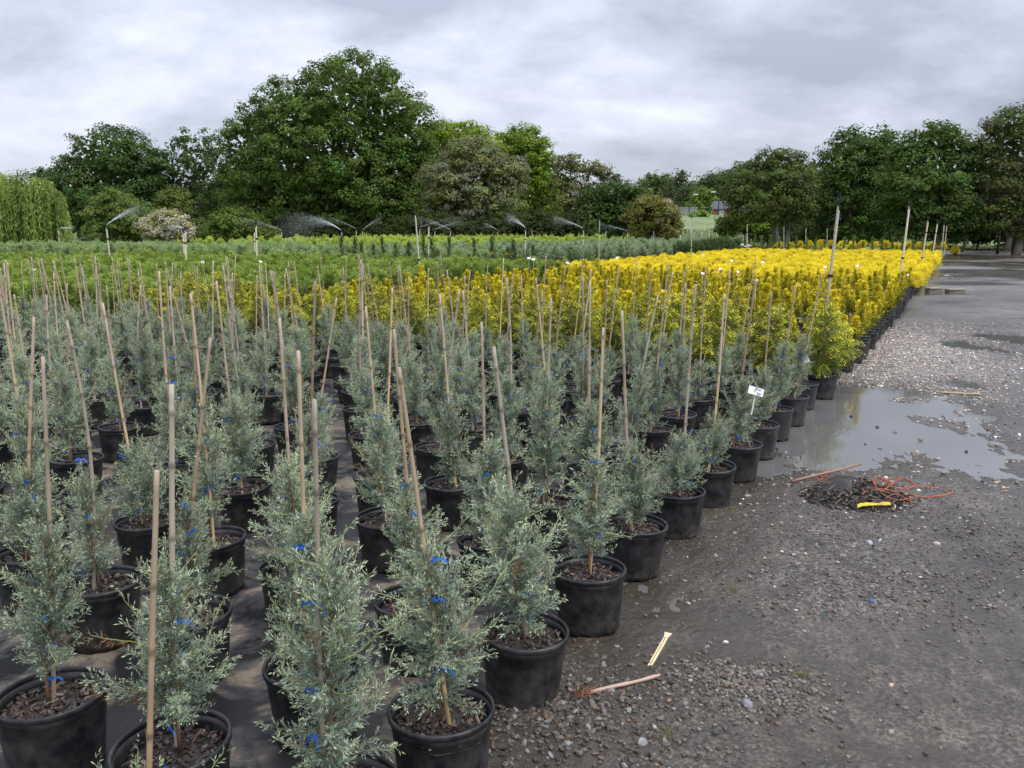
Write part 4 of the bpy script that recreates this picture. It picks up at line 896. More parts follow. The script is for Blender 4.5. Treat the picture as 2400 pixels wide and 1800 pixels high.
def scatter(name, pts, sources, label, cat, seed, smin=.85, smax=1.15, dz=0.0, zs=None):
    """everything past the countable ones: one object of instances of the same plants"""
    g = np.random.default_rng(seed); n = len(pts)
    me = bpy.data.meshes.new(name); me.vertices.add(n)
    me.vertices.foreach_set('co', np.array([(p[0], p[1], p[2] + dz) for p in pts], np.float32).ravel())
    rt = me.attributes.new('rot', 'FLOAT_VECTOR', 'POINT'); rt.data.foreach_set('vector', np.stack([g.normal(0, .06, n), g.normal(0, .06, n), g.uniform(0, 6.28, n)], -1).astype(np.float32).ravel())
    s_ = g.uniform(smin, smax, n); s2 = s_ * (g.uniform(.85, 1.15, n))
    sa = me.attributes.new('scl', 'FLOAT_VECTOR', 'POINT'); sa.data.foreach_set('vector', np.stack([s_, s_, s2], -1).astype(np.float32).ravel())
    va = me.attributes.new('var', 'INT', 'POINT'); va.data.foreach_set('value', g.integers(0, len(sources), n).astype(np.int32))
    ob = obj(name, me, label=label, cat=cat, kind='stuff')
    ng = bpy.data.node_groups.new(name, 'GeometryNodeTree')
    ng.interface.new_socket('Geometry', in_out='INPUT', socket_type='NodeSocketGeometry'); ng.interface.new_socket('Geometry', in_out='OUTPUT', socket_type='NodeSocketGeometry')
    N = ng.nodes; K = ng.links.new; gi = N.new('NodeGroupInput'); go = N.new('NodeGroupOutput'); jn = N.new('GeometryNodeJoinGeometry')
    def na(nm, t):
        a = N.new('GeometryNodeInputNamedAttribute'); a.data_type = t; a.inputs['Name'].default_value = nm
        return a.outputs['Attribute']
    rot, scl, var = na('rot', 'FLOAT_VECTOR'), na('scl', 'FLOAT_VECTOR'), na('var', 'INT')
    for i, src in enumerate(sources):
        oi = N.new('GeometryNodeObjectInfo'); oi.transform_space = 'ORIGINAL'; oi.inputs['Object'].default_value = src; oi.inputs['As Instance'].default_value = True
        cp = N.new('FunctionNodeCompare'); cp.data_type = 'INT'; cp.operation = 'EQUAL'; K(var, cp.inputs[2]); cp.inputs[3].default_value = i
        ip = N.new('GeometryNodeInstanceOnPoints'); K(gi.outputs[0], ip.inputs['Points']); K(cp.outputs[0], ip.inputs['Selection']); K(oi.outputs['Geometry'], ip.inputs['Instance'])
        K(rot, ip.inputs['Rotation']); K(scl, ip.inputs['Scale']); K(ip.outputs[0], jn.inputs[0])
    K(jn.outputs[0], go.inputs[0])
    md = ob.modifiers.new('scatter', 'NODES'); md.node_group = ng
    return ob

def potted(p, i, meshes, name, label, cat, group, seed, smin=.88, smax=1.14, pot=True, mulch=False, trunk=None):
    g = np.random.default_rng(seed + i); x, y, z = p[:3]
    m = meshes[g.integers(0, len(meshes))]
    rot = (g.normal(0, .05), g.normal(0, .05), g.uniform(0, 6.28)); s = g.uniform(smin, smax); sc = (s * g.uniform(.9, 1.1), s * g.uniform(.9, 1.1), s * g.uniform(.88, 1.14))
    if pot:
        r = obj(name, None, loc=(x, y, z + .004), label=label, cat=cat, group=group)
        f = obj('foliage', m[0] if isinstance(m, tuple) else m, r, loc=(0, 0, SOIL_Z), rot=rot, scale=sc)
        if isinstance(m, tuple): obj('trunk', m[1], r, loc=(0, 0, SOIL_Z), rot=rot, scale=sc)
        pt = obj('pot', ME_POT, r, rot=(0, 0, g.uniform(0, 6.28)))
        obj('rim', ME_RIM, pt)
        if mulch: obj('bark_mulch', ME_MULCH[i % 3], r, loc=(0, 0, SOIL_Z), kind='stuff')
        return f
    return obj(name, m[0] if isinstance(m, tuple) else m, loc=(x, y, z + SOIL_Z), rot=rot, scale=sc, label=label, cat=cat, group=group)

# golden fern-spray conifers
us = [6.62, 7.27, 7.92]
pts = []
for a, u in enumerate(us):
    for k in range(0, 20):
        g_ = random.Random(a * 100 + k)
        if g_.random() < .06 and k > 0: continue
        x, y, z = bed(u + g_.gauss(0, .04), -.13 + .6 * k + g_.gauss(0, .04)); pts.append((x, y, z, -.13 + .6 * k, a + 1, k + 1))
for i, p in enumerate(pts):
    if not inview(*p[:3]): continue
    o_ = p[3] < .2
    f = potted(p, i, GOLD_H, 'potted_golden_conifer', 'fern-sprayed golden conifer, %s row behind the blue-green conifers, %s in from the gravel' % (ordw(p[4]), ordw(p[5])), 'potted conifer',
               None, 3000, 1.0, 1.2, mulch=True)
# faded empty pot at the change of rows
mb = MB(); q = atZ(1880, 897, .262)
r = obj('nursery_pot', None, loc=(q[0], q[1], .004), label='faded grey empty-looking nursery pot between the blue and golden plants', cat='pot')
pt = obj('pot', ME_POT, r, scale=.98); obj('rim', ME_RIM, pt); obj('bark_mulch', ME_MULCH[0], r, loc=(0, 0, SOIL_Z - .03), kind='stuff')

# upright golden cones
pts = sorted(lattice(8.75, 24.0, .64, .45, 10.6, .64, .06, .04, 11) + lattice(8.6, 24.0, .45, -.15, .1, .6, .03, .0, 111), key=lambda p: p[0] ** 2 + p[1] ** 2)
srcs = []
for i, p in enumerate(pts[:300]):
    o_ = p[3] < .2
    f = potted(p, i, CONE, 'golden_cone_conifer', ('upright golden cone conifer in the gravel-side edge row, %s past the fern-sprayed ones' % ordw(p[4])) if o_ else 'upright golden cone conifer, %s row past the fern-sprayed ones, %s in from the edge row' % (ordw(p[4]), ordw(p[5])), 'potted conifer',
               None, 4000, .85, 1.3, pot=True)
    if len(srcs) < 4 and f.data.name not in [s.data.name for s in srcs]: srcs.append(f)
    if i % 3 == 0:
        g = np.random.default_rng(4500 + i); d_ = Vector((g.normal(0, .12), g.normal(0, .12), 1)).to_track_quat('Z', 'Y')
        obj('thin_cane', CANE[2 + i % 2], f.parent, loc=(.03, .02, SOIL_Z), rot=d_, scale=(.4, .4, g.uniform(.5, .75)))
edge_left = [p for p in pts[300:] if p[3] < .2]; rest = [p for p in pts[300:] if p[3] >= .2]
if rest: scatter('golden_cone_rows', rest, srcs, 'farther close rows of upright golden conifers', 'conifers', 12, dz=SOIL_Z)
for i, p in enumerate(edge_left):
    potted(p, i, CONE, 'golden_cone_conifer', 'upright golden cone conifer in the gravel-side edge row, %s past the fern-sprayed ones' % ordw(p[4]), 'potted conifer', None, 4700, .9, 1.2)

# low golden mops
pts = lattice(25.2, 61.5, .60, -.2, 13.2, .60, .06, .02, 13, cond=lambda u, v: not (7.3 < v < 7.8) and not (43.5 < u < 44.1 and v > 2))
edge = [p for p in pts if p[3] < .5]; inner = [p for p in pts if p[3] >= .5]
srcs = []
for i, p in enumerate(edge[:60]):
    potted(p, i, MOP, 'golden_mop_conifer', 'low golden mop conifer, %s row past the golden cones, %s in from the gravel' % (ordw(p[4]), ordw(p[5])), 'potted conifer', None, 5000, .95, 1.15)
for i, p in enumerate(inner[:240]):
    f = potted(p, i, MOP, 'golden_mop_conifer', 'low golden mop conifer, %s row past the golden cones, %s in from the gravel' % (ordw(p[4]), ordw(p[5])), 'potted conifer', None, 5100, .85, 1.18, pot=False)
    if len(srcs) < 3 and f.data.name not in [s.data.name for s in srcs]: srcs.append(f)
scatter('golden_mop_carpet', inner[240:] + edge[60:], srcs, 'farther part of the dense yellow carpet of golden mop conifers', 'conifers', 14, .85, 1.15, dz=SOIL_Z)

# green feathery conifers behind on the left
pts = lattice(4.6, 24.6, .62, 11.6, 36, .62, .07, .01, 15, cond=lambda u, v: not (u < 6.2 and v < 12.6))
srcs = []
for i, p in enumerate(pts[:300]):
    f = potted(p, i, GRN, 'green_conifer', 'feathery green conifer, %s row back from the blue-green ones, %s in from golden side' % (ordw(p[4]), ordw(p[5])), 'potted conifer', None, 6000, .95, 1.2, pot=False)
    if len(srcs) < 3 and f.data.name not in [s.data.name for s in srcs]: srcs.append(f)
scatter('green_conifer_block', pts[300:], srcs, 'farther part of the broad block of green feathery conifers', 'conifers', 16, .95, 1.2, dz=SOIL_Z)
pts2 = lattice(10.5, 24.6, .62, 11.0, 11.6, .62, .06, 0, 151)
# golden shrubs beyond the cones
for i, p in enumerate(lattice(24.8, 26.4, .75, 10.8, 18, .75, .12, .2, 17)):
    potted(p, i, GOLD_H, 'golden_shrub', 'golden-green bushy conifer between the cones and the blue-green hedge', 'potted conifer', 'golden shrubs behind the cones', 6500, .85, 1.0, pot=False)
# dark upright junipers, some with yellow tape
ribY = MB(); t = np.linspace(0, 1, 7)
Vv = [];
for k in t: Vv += [(.30 * k - .05, .0, .12 * math.sin(k * 2.6)), (.30 * k - .05, .02, .05 + .12 * math.sin(k * 2.6))]
ribY.add(Vv, None, [(2 * i, 2 * i + 2, 2 * i + 3, 2 * i + 1) for i in range(6)], (0.75, 0.55, 0.02)); ME_YT = ribY.mesh('yellow_tape', M_TAPE)
for i, xx in enumerate([804, 826, 851, 880, 902, 933, 960, 998, 1019, 1048, 1112, 1157, 1193, 1208, 1244]):
    best = min(np.arange(10, 34, .1), key=lambda v: abs(proj(*bed(25.0, v)[:2], .5)[0] - xx))
    x, y, z = bed(25.0, best); tape = xx in (1048, 1112, 1157, 1193)
    f = potted((x, y, z), i, JUN, 'dark_juniper', 'dark upright juniper with a strip of yellow tape' if tape else 'small dark upright juniper standing above the green block', 'potted conifer', 'taped dark junipers' if tape else 'dark upright junipers', 6700, .85, 1.2, pot=True)
    if tape: obj('yellow_tape', ME_YT, f.parent, loc=(.02, -.2, .95), rot=(0, 0, .2 * i))
# farther blocks read as one mass
def hidden_src(me, nm, u, v, lab, gp, i):
    p = bed(u, v); return potted(p, i, [me], nm, lab, 'potted conifer', gp, 6900, 1, 1, pot=False)
def block(nm, lab, meshes, u0, u1, v0, v1, st, seed, smin=.9, smax=1.2, nind=24):
    pts = lattice(u0, u1, st, v0, v1, st, st * .13, .01, seed); srcs = []
    for i, p in enumerate(pts[:nind]):
        f = potted(p, i, meshes, nm, lab + ', %s row back, %s in from the gravel side' % (ordw(p[4]), ordw(p[5])), 'potted conifer', None, 7000 + seed, smin, smax, pot=False)
        if len(srcs) < len(meshes) and f.data.name not in [s.data.name for s in srcs]: srcs.append(f)
    scatter(nm + '_block', pts[nind:], srcs, 'far dense field of ' + lab.split(' in ')[0].replace('shrub', 'shrubs'), 'shrubs', seed + 1, smin, smax, dz=SOIL_Z)
block('sage_shrub', 'grey-green low shrub before the lime field', SAGE, 27.0, 35, 18.5, 56, .8, 21)
block('lime_shrub', 'lime-green shrub in the far bright field', LIME, 36, 66, 23.5, 47, .95, 23)
block('blue_green_shrub', 'blue-green shrub in the far hedge-like block', BGRN, 33, 62, 15.0, 23, .8, 25, nind=40)
block('dark_hedge_shrub', 'dark green shrub in the low hedge', DGRN, 49, 63, 14.0, 15.2, .6, 27, nind=30)
for i, v in enumerate(np.arange(0.2, 17, .68)):
    x, y, z = bed(64.2 + random.gauss(0, .1), v)
    if inview(x, y): potted((x, y, z), i, ARB, 'arborvitae', 'dark green arborvitae in the row beyond the yellow carpet, %s from the gravel' % ordw(i + 1), 'potted conifer', None, 7500, .9, 1.15, pot=False)
for i, v in enumerate(np.arange(-.4, 12, .8)):
    x, y, z = bed(67.0 + random.gauss(0, .2), v); z += .42
    if inview(x, y): potted((x, y, z), i, MOP, 'golden_mop_conifer', 'golden mop conifer showing above the arborvitae row, %s from the gravel' % ordw(i + 1), 'potted conifer', None, 7600, 1.2, 1.5, pot=False)
x, y, z = bed(70.5, -1.2)
potted((x, y, z), 1, MOP, 'golden_mop_conifer', 'lone golden mop conifer in a black pot at the far end of the edge', 'potted conifer', None, 7700, 1.5, 1.6, pot=True)

# ================================================================== SPRINKLER POLES AND JETS
PALE, BLK = np.array([0.60, 0.52, 0.38]), np.array([0.012, 0.012, 0.013])
GP = 'sprinkler risers in the fields'
def pole(xt, yt, xb, d, thick=.035, near=False, blue=False, label=None, group=None, bands=(.25, .72), col=PALE):
    top = atY(xt, yt, d); zb = float(tz(d)); b = np.array([atY(xb, 600, d)[0], d, zb])
    v = top - b; L_ = np.linalg.norm(v); g = np.random.default_rng(int(xt * 3 + yt))
    r = obj('sprinkler_pole', None, loc=b, label=label, cat='sprinkler', group=group)
    q = Vector(v).to_track_quat('Z', 'Y')
    m = MB(); m.box((0, 0, L_ * .5), (thick, thick * .7, L_ * .99), col=np.asarray(col) * g.uniform(.85, 1.1)); obj('wooden_post', m.mesh('wooden_post', M_WOOD), r, rot=q)
    m = MB(); m.tube([(thick * .75, 0, 0), (thick * .75, 0, L_ * 1.0), (thick * .6, 0, L_ * 1.04)], [thick * .36, thick * .36, thick * .3], 8, np.array([0.42, 0.40, 0.38]) * g.uniform(.8, 1.2)); obj('riser_pipe', m.mesh('riser_pipe', M_PLAIN), r, rot=q)
    m = MB(); k = thick / .035; h0 = L_ * 1.035
    m.tube([(thick * .6, 0, h0), (thick * .6, 0, h0 + .05 * k)], [.016 * k, .019 * k], 8, BLK)
    m.tube([(thick * .6, 0, h0 + .05 * k), (thick * .6, 0, h0 + .075 * k)], [.03 * k, .026 * k], 8, BLK)
    m.tube([(thick * .6 - .07 * k, 0, h0 + .085 * k), (thick * .6 + .06 * k, 0, h0 + .075 * k)], [.012 * k, .012 * k], 6, BLK)
    m.tube([(thick * .6 + .03 * k, 0, h0 + .07 * k), (thick * .6 + .05 * k, 0, h0 + .14 * k), (thick * .6 - .05 * k, 0, h0 + .14 * k), (thick * .6 - .05 * k, 0, h0 + .09 * k)], .007 * k, 5, BLK)
    obj('sprinkler_head', m.mesh('sprinkler_head', M_PLAIN), r, rot=q)
    for f in bands:
        m = MB(); m.box((thick * .35, 0, L_ * f), (thick * 2.1, thick * 1.35, .035 * k), col=BLK); obj('black_band', m.mesh('black_band', M_PLAIN), r, rot=q)
    if blue:
        o_ = obj('blue_tie', RIB[0], r, loc=b * 0 + v * .93, rot=q, scale=1.5)
    return b + v * 1.04
HD = {}
for (nm, xt, yt, xb, d, th, bl, lab) in [
    ('e1', 1965, 492, 1944, 17.0, .055, True, 'thick pale wooden sprinkler post rising from the golden cones near the gravel'),
    ('e2', 2131, 490, 2113, 25.5, .05, True, 'pale sprinkler post with blue tie where cones meet the yellow carpet'),
    ('e3', 2175, 521, 2160, 38, .055, False, 'pale sprinkler post beside the pot of withered plants on the edge'),
    ('e4', 2197, 527, 2184, 46, .055, False, 'pale sprinkler post at the far edge of the yellow carpet'),
    ('e5', 2213, 529, 2206, 60, .055, False, None), ('e6', 2219, 531, 2212, 63, .055, False, None), ('e7', 2238, 534, 2232, 70, .055, False, None),
    ('n1', 974, 511, 986, 27, .055, False, 'thick leaning sprinkler post standing in the green block'),
    ('n2', 1405, 520, 1404, 34, .045, False, 'sprinkler post at the corner between cones and yellow carpet'),
    ('n3', 1621, 516, 1621, 44, .06, False, 'white sprinkler post in front of the open grass'),
    ('n4', 1751, 528, 1752, 55, .06, False, 'white sprinkler post right of the young tree')]:
    HD[nm] = pole(xt, yt, xb, d, th, label=lab or 'pale sprinkler post near the end of the arborvitae row', group=None if lab else 'end posts by the arborvitae', blue=bl, bands=(.42,) if nm in ('e1', 'e2', 'n3', 'n1') else (.3, .8))
for (nm, xt, yt, xb, d) in [('a', 138, 541, 139, 60), ('b', 250, 537, 258, 34), ('c', 434, 545, 434, 30), ('c2', 429, 550, 432, 36), ('f', 600, 533, 601, 30), ('f2', 596, 547, 597, 38), ('g', 660, 545, 660, 62), ('h', 801, 547, 806, 42),
                            ('i', 835, 541, 836, 70), ('j', 850, 543, 849, 74), ('k', 984, 538, 985, 60), ('l', 1005, 534, 1003, 34), ('m', 1019, 543, 1019, 66), ('n', 1056, 543, 1056, 62), ('o', 1166, 544, 1166, 66), ('p', 1232, 542, 1230, 40), ('q', 1247, 541, 1246, 64),
                            ('r', 1368, 542, 1366, 46), ('s', 1420, 543, 1418, 60), ('t', 1471, 547, 1470, 62), ('u', 1532, 543, 1531, 66), ('v', 1837, 533, 1837, 66), ('w', 1889, 536, 1887, 68), ('x', 1939, 536, 1937, 68), ('y', 1628, 545, 1628, 70)]:
    spr = nm in 'abcghijkmnoprt'
    HD[nm] = pole(xt, yt, xb, d, .055, label='thin pale sprinkler pole throwing a water jet over the far fields' if spr else 'thin pale sprinkler pole standing idle in the far fields', group=GP + (' with jets' if spr else ' without jets'), bands=(.8,))
def jet(nm, tx, ty, n, spread, fall=0.3, size=.022, lab=None, arc=.25, t1=1.0):
    p0 = HD[nm] + np.array([0, 0, .08]); p1 = atY(tx, ty, p0[1] + 1.0); g = np.random.default_rng(int(tx * 7 + ty))
    t = g.uniform(0, 1, n) ** 1.15 * t1; L_ = np.linalg.norm(p1 - p0)
    P = p0 + (p1 - p0) * t[:, None]; P[:, 2] += arc * L_ * t * (1 - t)
    s = spread * L_ * (0.015 + t ** 1.4) [:, None]
    P += g.normal(0, 1, (n, 3)) * s * np.array([.8, 1, .55]); P[:, 2] -= np.abs(g.normal(0, 1, n)) * fall * L_ * t ** 2
    D = norm((p1 - p0)[None] + g.normal(0, .3 * L_, (n, 3)))
    V, Qd = kites(P, D, size * g.uniform(1, 3.2, n), size * g.uniform(.6, 1.1, n))
    obj('water_jet', fmesh('water_jet', V - p0, None, Qd, mat=M_DROP), loc=p0, label=lab, cat='water jet', kind='stuff')
JT = [('a', 172, 531, 1100, .10, 'short water jet blown toward the feathery tree'), ('b', 325, 478, 2600, .07, 'steep water jet in front of the feathery tree'), ('c', 385, 528, 1500, .10, 'water jet falling across the white-flowering shrub'),
      ('g', 545, 504, 1500, .02, 'long thin water jet crossing the dark bush under the oak'), ('h', 650, 512, 9000, .10, 'wide arching veil of spray under the giant oak'), ('i', 770, 505, 1100, .03, 'thin rising jet beneath the giant oak, left of the trunks'),
      ('j', 895, 505, 1100, .04, 'thin rising jet beneath the giant oak, right of the trunks'), ('k', 1080, 505, 900, .03, 'faint jet rising right across the thicket'), ('n', 980, 506, 1500, .022, 'bright straight jet crossing in front of the thicket'),
      ('m', 1085, 515, 900, .03, 'faint crossing jet below the grey-leaved tree'), ('o', 1135, 522, 900, .08, 'short jet below the grey-leaved tree'), ('p', 1190, 502, 2600, .14, 'puffy burst of spray in front of the thicket'),
      ('r', 1298, 506, 1500, .025, 'long thin jet in front of the slender tree'), ('t', 1405, 522, 1000, .03, 'thin jet in front of the dark round tree')]
for nm, tx, ty, n, sp, lab in JT:
    jet(nm, tx, ty, int(n * 1.7), sp, lab=lab, fall=.5 if nm in 'h' else .18, arc=.5 if nm == 'h' else .12, size=.013 if HD[nm][1] > 45 else .010)

# ================================================================== TAGS
def text_mesh(body, size, shear=0.3):
    cu = bpy.data.curves.new('writing', 'FONT'); cu.body = body; cu.size = size; cu.shear = shear; cu.resolution_u = 2; cu.offset = size * .01
    o_ = bpy.data.objects.new('writing_tmp', cu); me = bpy.data.meshes.new_from_object(o_); bpy.data.objects.remove(o_)
    at = me.color_attributes.new('col', 'FLOAT_COLOR', 'POINT'); at.data.foreach_set('color', np.tile(np.array([0.02, 0.02, 0.03, 1], np.float32), len(me.vertices)))
    me.materials.clear(); me.materials.append(M_CARD); return me
def card(name, label, loc, w, h, rot, stick, lines=None, group=None, stick_tilt=0.0):
    r = obj(name, None, loc=loc, label=label, cat='plant tag', group=group)
    m = MB(); m.box((0, 0, 0), (w, .0015, h), col=(0.80, 0.80, 0.80)); c = obj('card', m.mesh('card', M_CARD), r, rot=rot)
    m = MB(); m.box((0, .003, -stick / 2), (.008, .002, stick), col=(0.72, 0.71, 0.66)); obj('stick', m.mesh('stick', M_CARD), r, rot=(0, stick_tilt, 0))
    for (tx, x0, z0, s) in (lines or []):
        obj('writing', text_mesh(tx, s), c, loc=(x0 * w, -.0018, z0 * h), rot=(math.pi / 2, 0, 0))
p = atY(1772, 917, 5.15)
card('plant_tag', 'large tilted white card with handwriting beside a blue-green conifer', p, .108, .052, (R(-14), R(17), R(6)), .16, [('Blue', -.12, .16, .024), ('st', -.16, -.10, .02), ('7gal', .02, -.36, .022)], stick_tilt=R(8))
p = atY(1889, 842, 7.3)
card('plant_tag', 'white tilted tag on a stick in front of the first golden conifer', p, .05, .072, (R(-10), R(-28), R(-20)), .36, [('~ s', -.3, .1, .02), ('~l', -.2, -.2, .02)], stick_tilt=R(14))
for i, (xx, yy, dz) in enumerate([(80, 632, 1.02), (475, 615, 1.0), (610, 613, 1.0), (1240, 605, 1.05), (1250, 608, 1.0), (1330, 616, .95), (1447, 604, .85), (1647, 641, .95), (1648, 597, .78), (1688, 630, .92), (1714, 611, .8), (1730, 637, .92), (1788, 615, .8), (1934, 626, .82), (2009, 623, .8), (1772, 657, .95), (2126, 645, .72)]):
    where = 'green feathery conifers' if xx < 700 else 'golden shrubs behind the cones' if yy < 617 and xx < 1340 else 'golden cone conifers' if yy > 628 else 'yellow mop carpet'
    q = ground(xx, yy, dz); s = .0040 * q[1] if q[1] < 30 else .12
    card('plant_tag', 'small white plant tag standing above the %s' % where, q, s * 1.1, s * .6, (R(-20), R(random.uniform(-15, 15)), R(random.uniform(-25, 25))), .35, group='small white tags above the ' + where)

# ================================================================== GRAVEL AND STONES
ico = np.array([(0, 1, 1.618), (0, -1, 1.618), (0, 1, -1.618), (0, -1, -1.618), (1, 1.618, 0), (-1, 1.618, 0), (1, -1.618, 0), (-1, -1.618, 0), (1.618, 0, 1), (-1.618, 0, 1), (1.618, 0, -1), (-1.618, 0, -1)]) / 1.902
icf = np.array([(0, 1, 8), (0, 8, 4), (0, 4, 5), (0, 5, 9), (0, 9, 1), (1, 6, 8), (8, 6, 10), (8, 10, 4), (4, 10, 2), (4, 2, 5), (5, 2, 11), (5, 11, 9), (9, 11, 7), (9, 7, 1), (1, 7, 6), (3, 2, 10), (3, 10, 6), (3, 6, 7), (3, 7, 11), (3, 11, 2)])
def stone_cols(g, n, bright=1.0):
    pal = np.array([(0.09, 0.075, 0.058), (0.13, 0.115, 0.10), (0.055, 0.047, 0.04), (0.20, 0.19, 0.175), (0.15, 0.10, 0.065), (0.30, 0.295, 0.29)])
    return pal[g.choice(6, n, p=[.36, .24, .24, .05, .10, .01])] * g.uniform(.7, 1.25, (n, 1)) * bright
def in_water(x, y): return yard_h(x, y) < 0.0
g = np.random.default_rng(77)
def rand_ground(n, x0, x1, y0, y1):
    """points spread over an area of the yard given by photo corners"""
    a = [atZ(xx, yy) for xx in (x0, x1) for yy in (y0, y1)]
    mn, mx_ = np.min(a, 0), np.max(a, 0)
    return np.stack([g.uniform(mn[0], mx_[0], n), g.uniform(mn[1], mx_[1], n)], -1)
SX, SY, SS, SCOL = [], [], [], []
def sow(P, smin, smax, cond=None, bright=1.0, sub=.0):
    u, v = to_uv(P[:, 0], P[:, 1]); h = yard_h(P[:, 0], P[:, 1])
    ok = (v < .05) & (h > -sub) & (g.uniform(size=len(u)) > .75 * rut_f(P[:, 0], P[:, 1]))
    if cond is not None: ok &= cond(P[:, 0], P[:, 1], u, v, h)
    P = P[ok]; s = smin + (smax - smin) * g.uniform(size=len(P)) ** 2.2
    SX.append(P[:, 0]); SY.append(P[:, 1]); SS.append(s); SCOL.append(stone_cols(g, len(P), bright))
def blob(cx, cy, rx, ry):
    c = atZ(cx, cy); a = atZ(cx + rx, cy); t = atZ(cx, cy - ry); b_ = atZ(cx, cy + ry)
    return lambda x, y: np.exp(-(((x - c[0]) / (a[0] - c[0])) ** 2 + ((y - (t[1] + b_[1]) / 2) / ((t[1] - b_[1]) / 2)) ** 2))
b1, b2, b3, b4, b5 = blob(1330, 1700, 230, 110), blob(1745, 1620, 130, 50), blob(1900, 1280, 280, 70), blob(2060, 1160, 260, 60), blob(2350, 1290, 100, 80)
thin = lambda f, k: (lambda x, y, u, v, h: g.uniform(size=len(x)) < f(x, y) * k)
# coarse wet gravel by the front pots
Pn = rand_ground(9000, 1000, 1650, 1480, 1990); sow(Pn, .005, .0135, thin(b1, 1.0), .85, sub=.006)
sow(rand_ground(6500, 1560, 1950, 1540, 1720), .004, .012, thin(b2, 1.0), 1.1, .006)
sow(rand_ground(9000, 1500, 2300, 1180, 1400), .003, .009, thin(b3, .9), 1.0, .002)
sow(rand_ground(9000, 1700, 2400, 1080, 1260), .003, .010, thin(b4, .8), 1.0, .002)
sow(rand_ground(5000, 2150, 2560, 1180, 1420), .003, .011, thin(b5, .9), 1.0, .002)
fb = lambda x, y, u, v, h: g.uniform(size=len(x)) < np.clip(fbm(x * 1.1, y * 1.1, 9) + .25, 0.05, 1)
sow(rand_ground(20000, 1300, 2600, 1350, 1950), .0028, .0105, fb, 1.1, .006)
sow(rand_ground(20000, 1500, 2700, 860, 1350), .0035, .012, fb, 1.1, .001)
# pale gravel beside the golden rows
n = 15000; uu = g.normal(10.6, 3.2, n); vv = -np.abs(g.normal(0, 1.1, n)) - .18
P = O2 + uu[:, None] * EU + vv[:, None] * EV; P = P[P[:, 1] < 17.5]
sow(P, .006, .018, bright=3.4)
X_, Y_, S_, C_ = map(np.concatenate, (SX, SY, SS, SCOL))
vis = np.array([inview(a, b, 0, 20) for a, b in zip(X_, Y_)]); X_, Y_, S_, C_ = X_[vis], Y_[vis], S_[vis], C_[vis]
score = S_ / np.hypot(X_, Y_); order = np.argsort(-score)
big, small = order[:260], order[260:]
Zs = tz(Y_) + yard_h(X_, Y_)
STM = []
for k in range(6):
    sh = ico * np.random.default_rng(700 + k).uniform(.72, 1.12, (12, 1)) * np.array([1.25, .95, .68]); STM.append(sh)
cls = [np.array(c) for c in [(0.085, 0.068, 0.05), (0.125, 0.108, 0.09), (0.05, 0.04, 0.03), (0.2, 0.19, 0.18), (0.13, 0.08, 0.05)]]
SM = {}
for a in range(6):
    for b in range(5): SM[(a, b)] = fmesh('stone', STM[a], icf, None, np.repeat(cls[b][None], 12, 0), False, M_STONE)
for i in big:
    key = (int(g.integers(0, 6)), int(g.choice(5, p=[.32, .28, .2, .1, .1])))
    obj('stone', SM[key], yard, loc=(X_[i], Y_[i], Zs[i] + S_[i] * .25), rot=(g.normal(0, .4), g.normal(0, .4), g.uniform(0, 6.28)), scale=float(S_[i]))
oct_ = np.array([(1, 0, 0), (-1, 0, 0), (0, 1, 0), (0, -1, 0), (0, 0, 1), (0, 0, -1)], float) * [1.25, .95, .7]
ocf = np.array([(0, 2, 4), (2, 1, 4), (1, 3, 4), (3, 0, 4), (2, 0, 5), (1, 2, 5), (3, 1, 5), (0, 3, 5)])
gm = MB()
for sel, shapes, fc in ((small[S_[small] >= .0062], np.array(STM), icf), (small[S_[small] < .0062], np.array([oct_ * np.random.default_rng(720 + k).uniform(.7, 1.15, (6, 1)) for k in range(6)]), ocf)):
    n = len(sel); nv = shapes.shape[1]; st = shapes[g.integers(0, 6, n)] * S_[sel][:, None, None]
    th = g.uniform(0, 6.28, n); cs, sn = np.cos(th)[:, None], np.sin(th)[:, None]; tl = g.normal(0, .35, n)[:, None]
    x, y, z = st[..., 0], st[..., 1], st[..., 2]; y, z = y * np.cos(tl) - z * np.sin(tl), y * np.sin(tl) + z * np.cos(tl)
    V = np.stack([x * cs - y * sn + X_[sel][:, None], x * sn + y * cs + Y_[sel][:, None], z + (Zs[sel] + S_[sel] * .2)[:, None]], -1)
    gm.add(V.reshape(-1, 3), (fc[None] + (np.arange(n) * nv)[:, None, None]).reshape(-1, 3), None, np.repeat(C_[sel], nv, 0))
obj('gravel', gm.mesh('gravel', M_STONE), yard, kind='stuff')

def rock(xx, yy, wpx, label, col=(0.13, 0.12, 0.115), flat=.6, seed=1):
    p = atZ(xx, yy); g_ = np.random.default_rng(seed); s = wpx * math.hypot(p[1], 1.6) / FPX / 2
    V = ico * g_.uniform(.8, 1.1, (12, 1)); T = icf
    # one subdivision for a rougher shape
    vs_, fs, mid = [tuple(v) for v in V], [], {}
    def m_(a, b):
        k = (min(a, b), max(a, b))
        if k not in mid: mid[k] = len(vs_); q = (np.array(vs_[a]) + np.array(vs_[b])) / 2 * g_.uniform(.98, 1.14); vs_.append(tuple(q))
        return mid[k]
    for a, b, c in T:
        d, e, f = m_(a, b), m_(b, c), m_(c, a); fs += [(a, d, f), (d, b, e), (f, e, c), (d, e, f)]
    V = np.array(vs_) * np.array([1, .7, flat]) * s
    V[:, 2] = np.maximum(V[:, 2], -s * .3)
    obj('rock', fmesh('rock', V, fs, None, np.array(col) * np.ones((len(V), 1)), False, M_STONE), loc=(p[0], p[1], max(0, float(yard_h(np.array(p[0]), np.array(p[1])))) + s * .16), rot=(0, 0, g_.uniform(0, 3)), label=label, cat='rock', group=None)
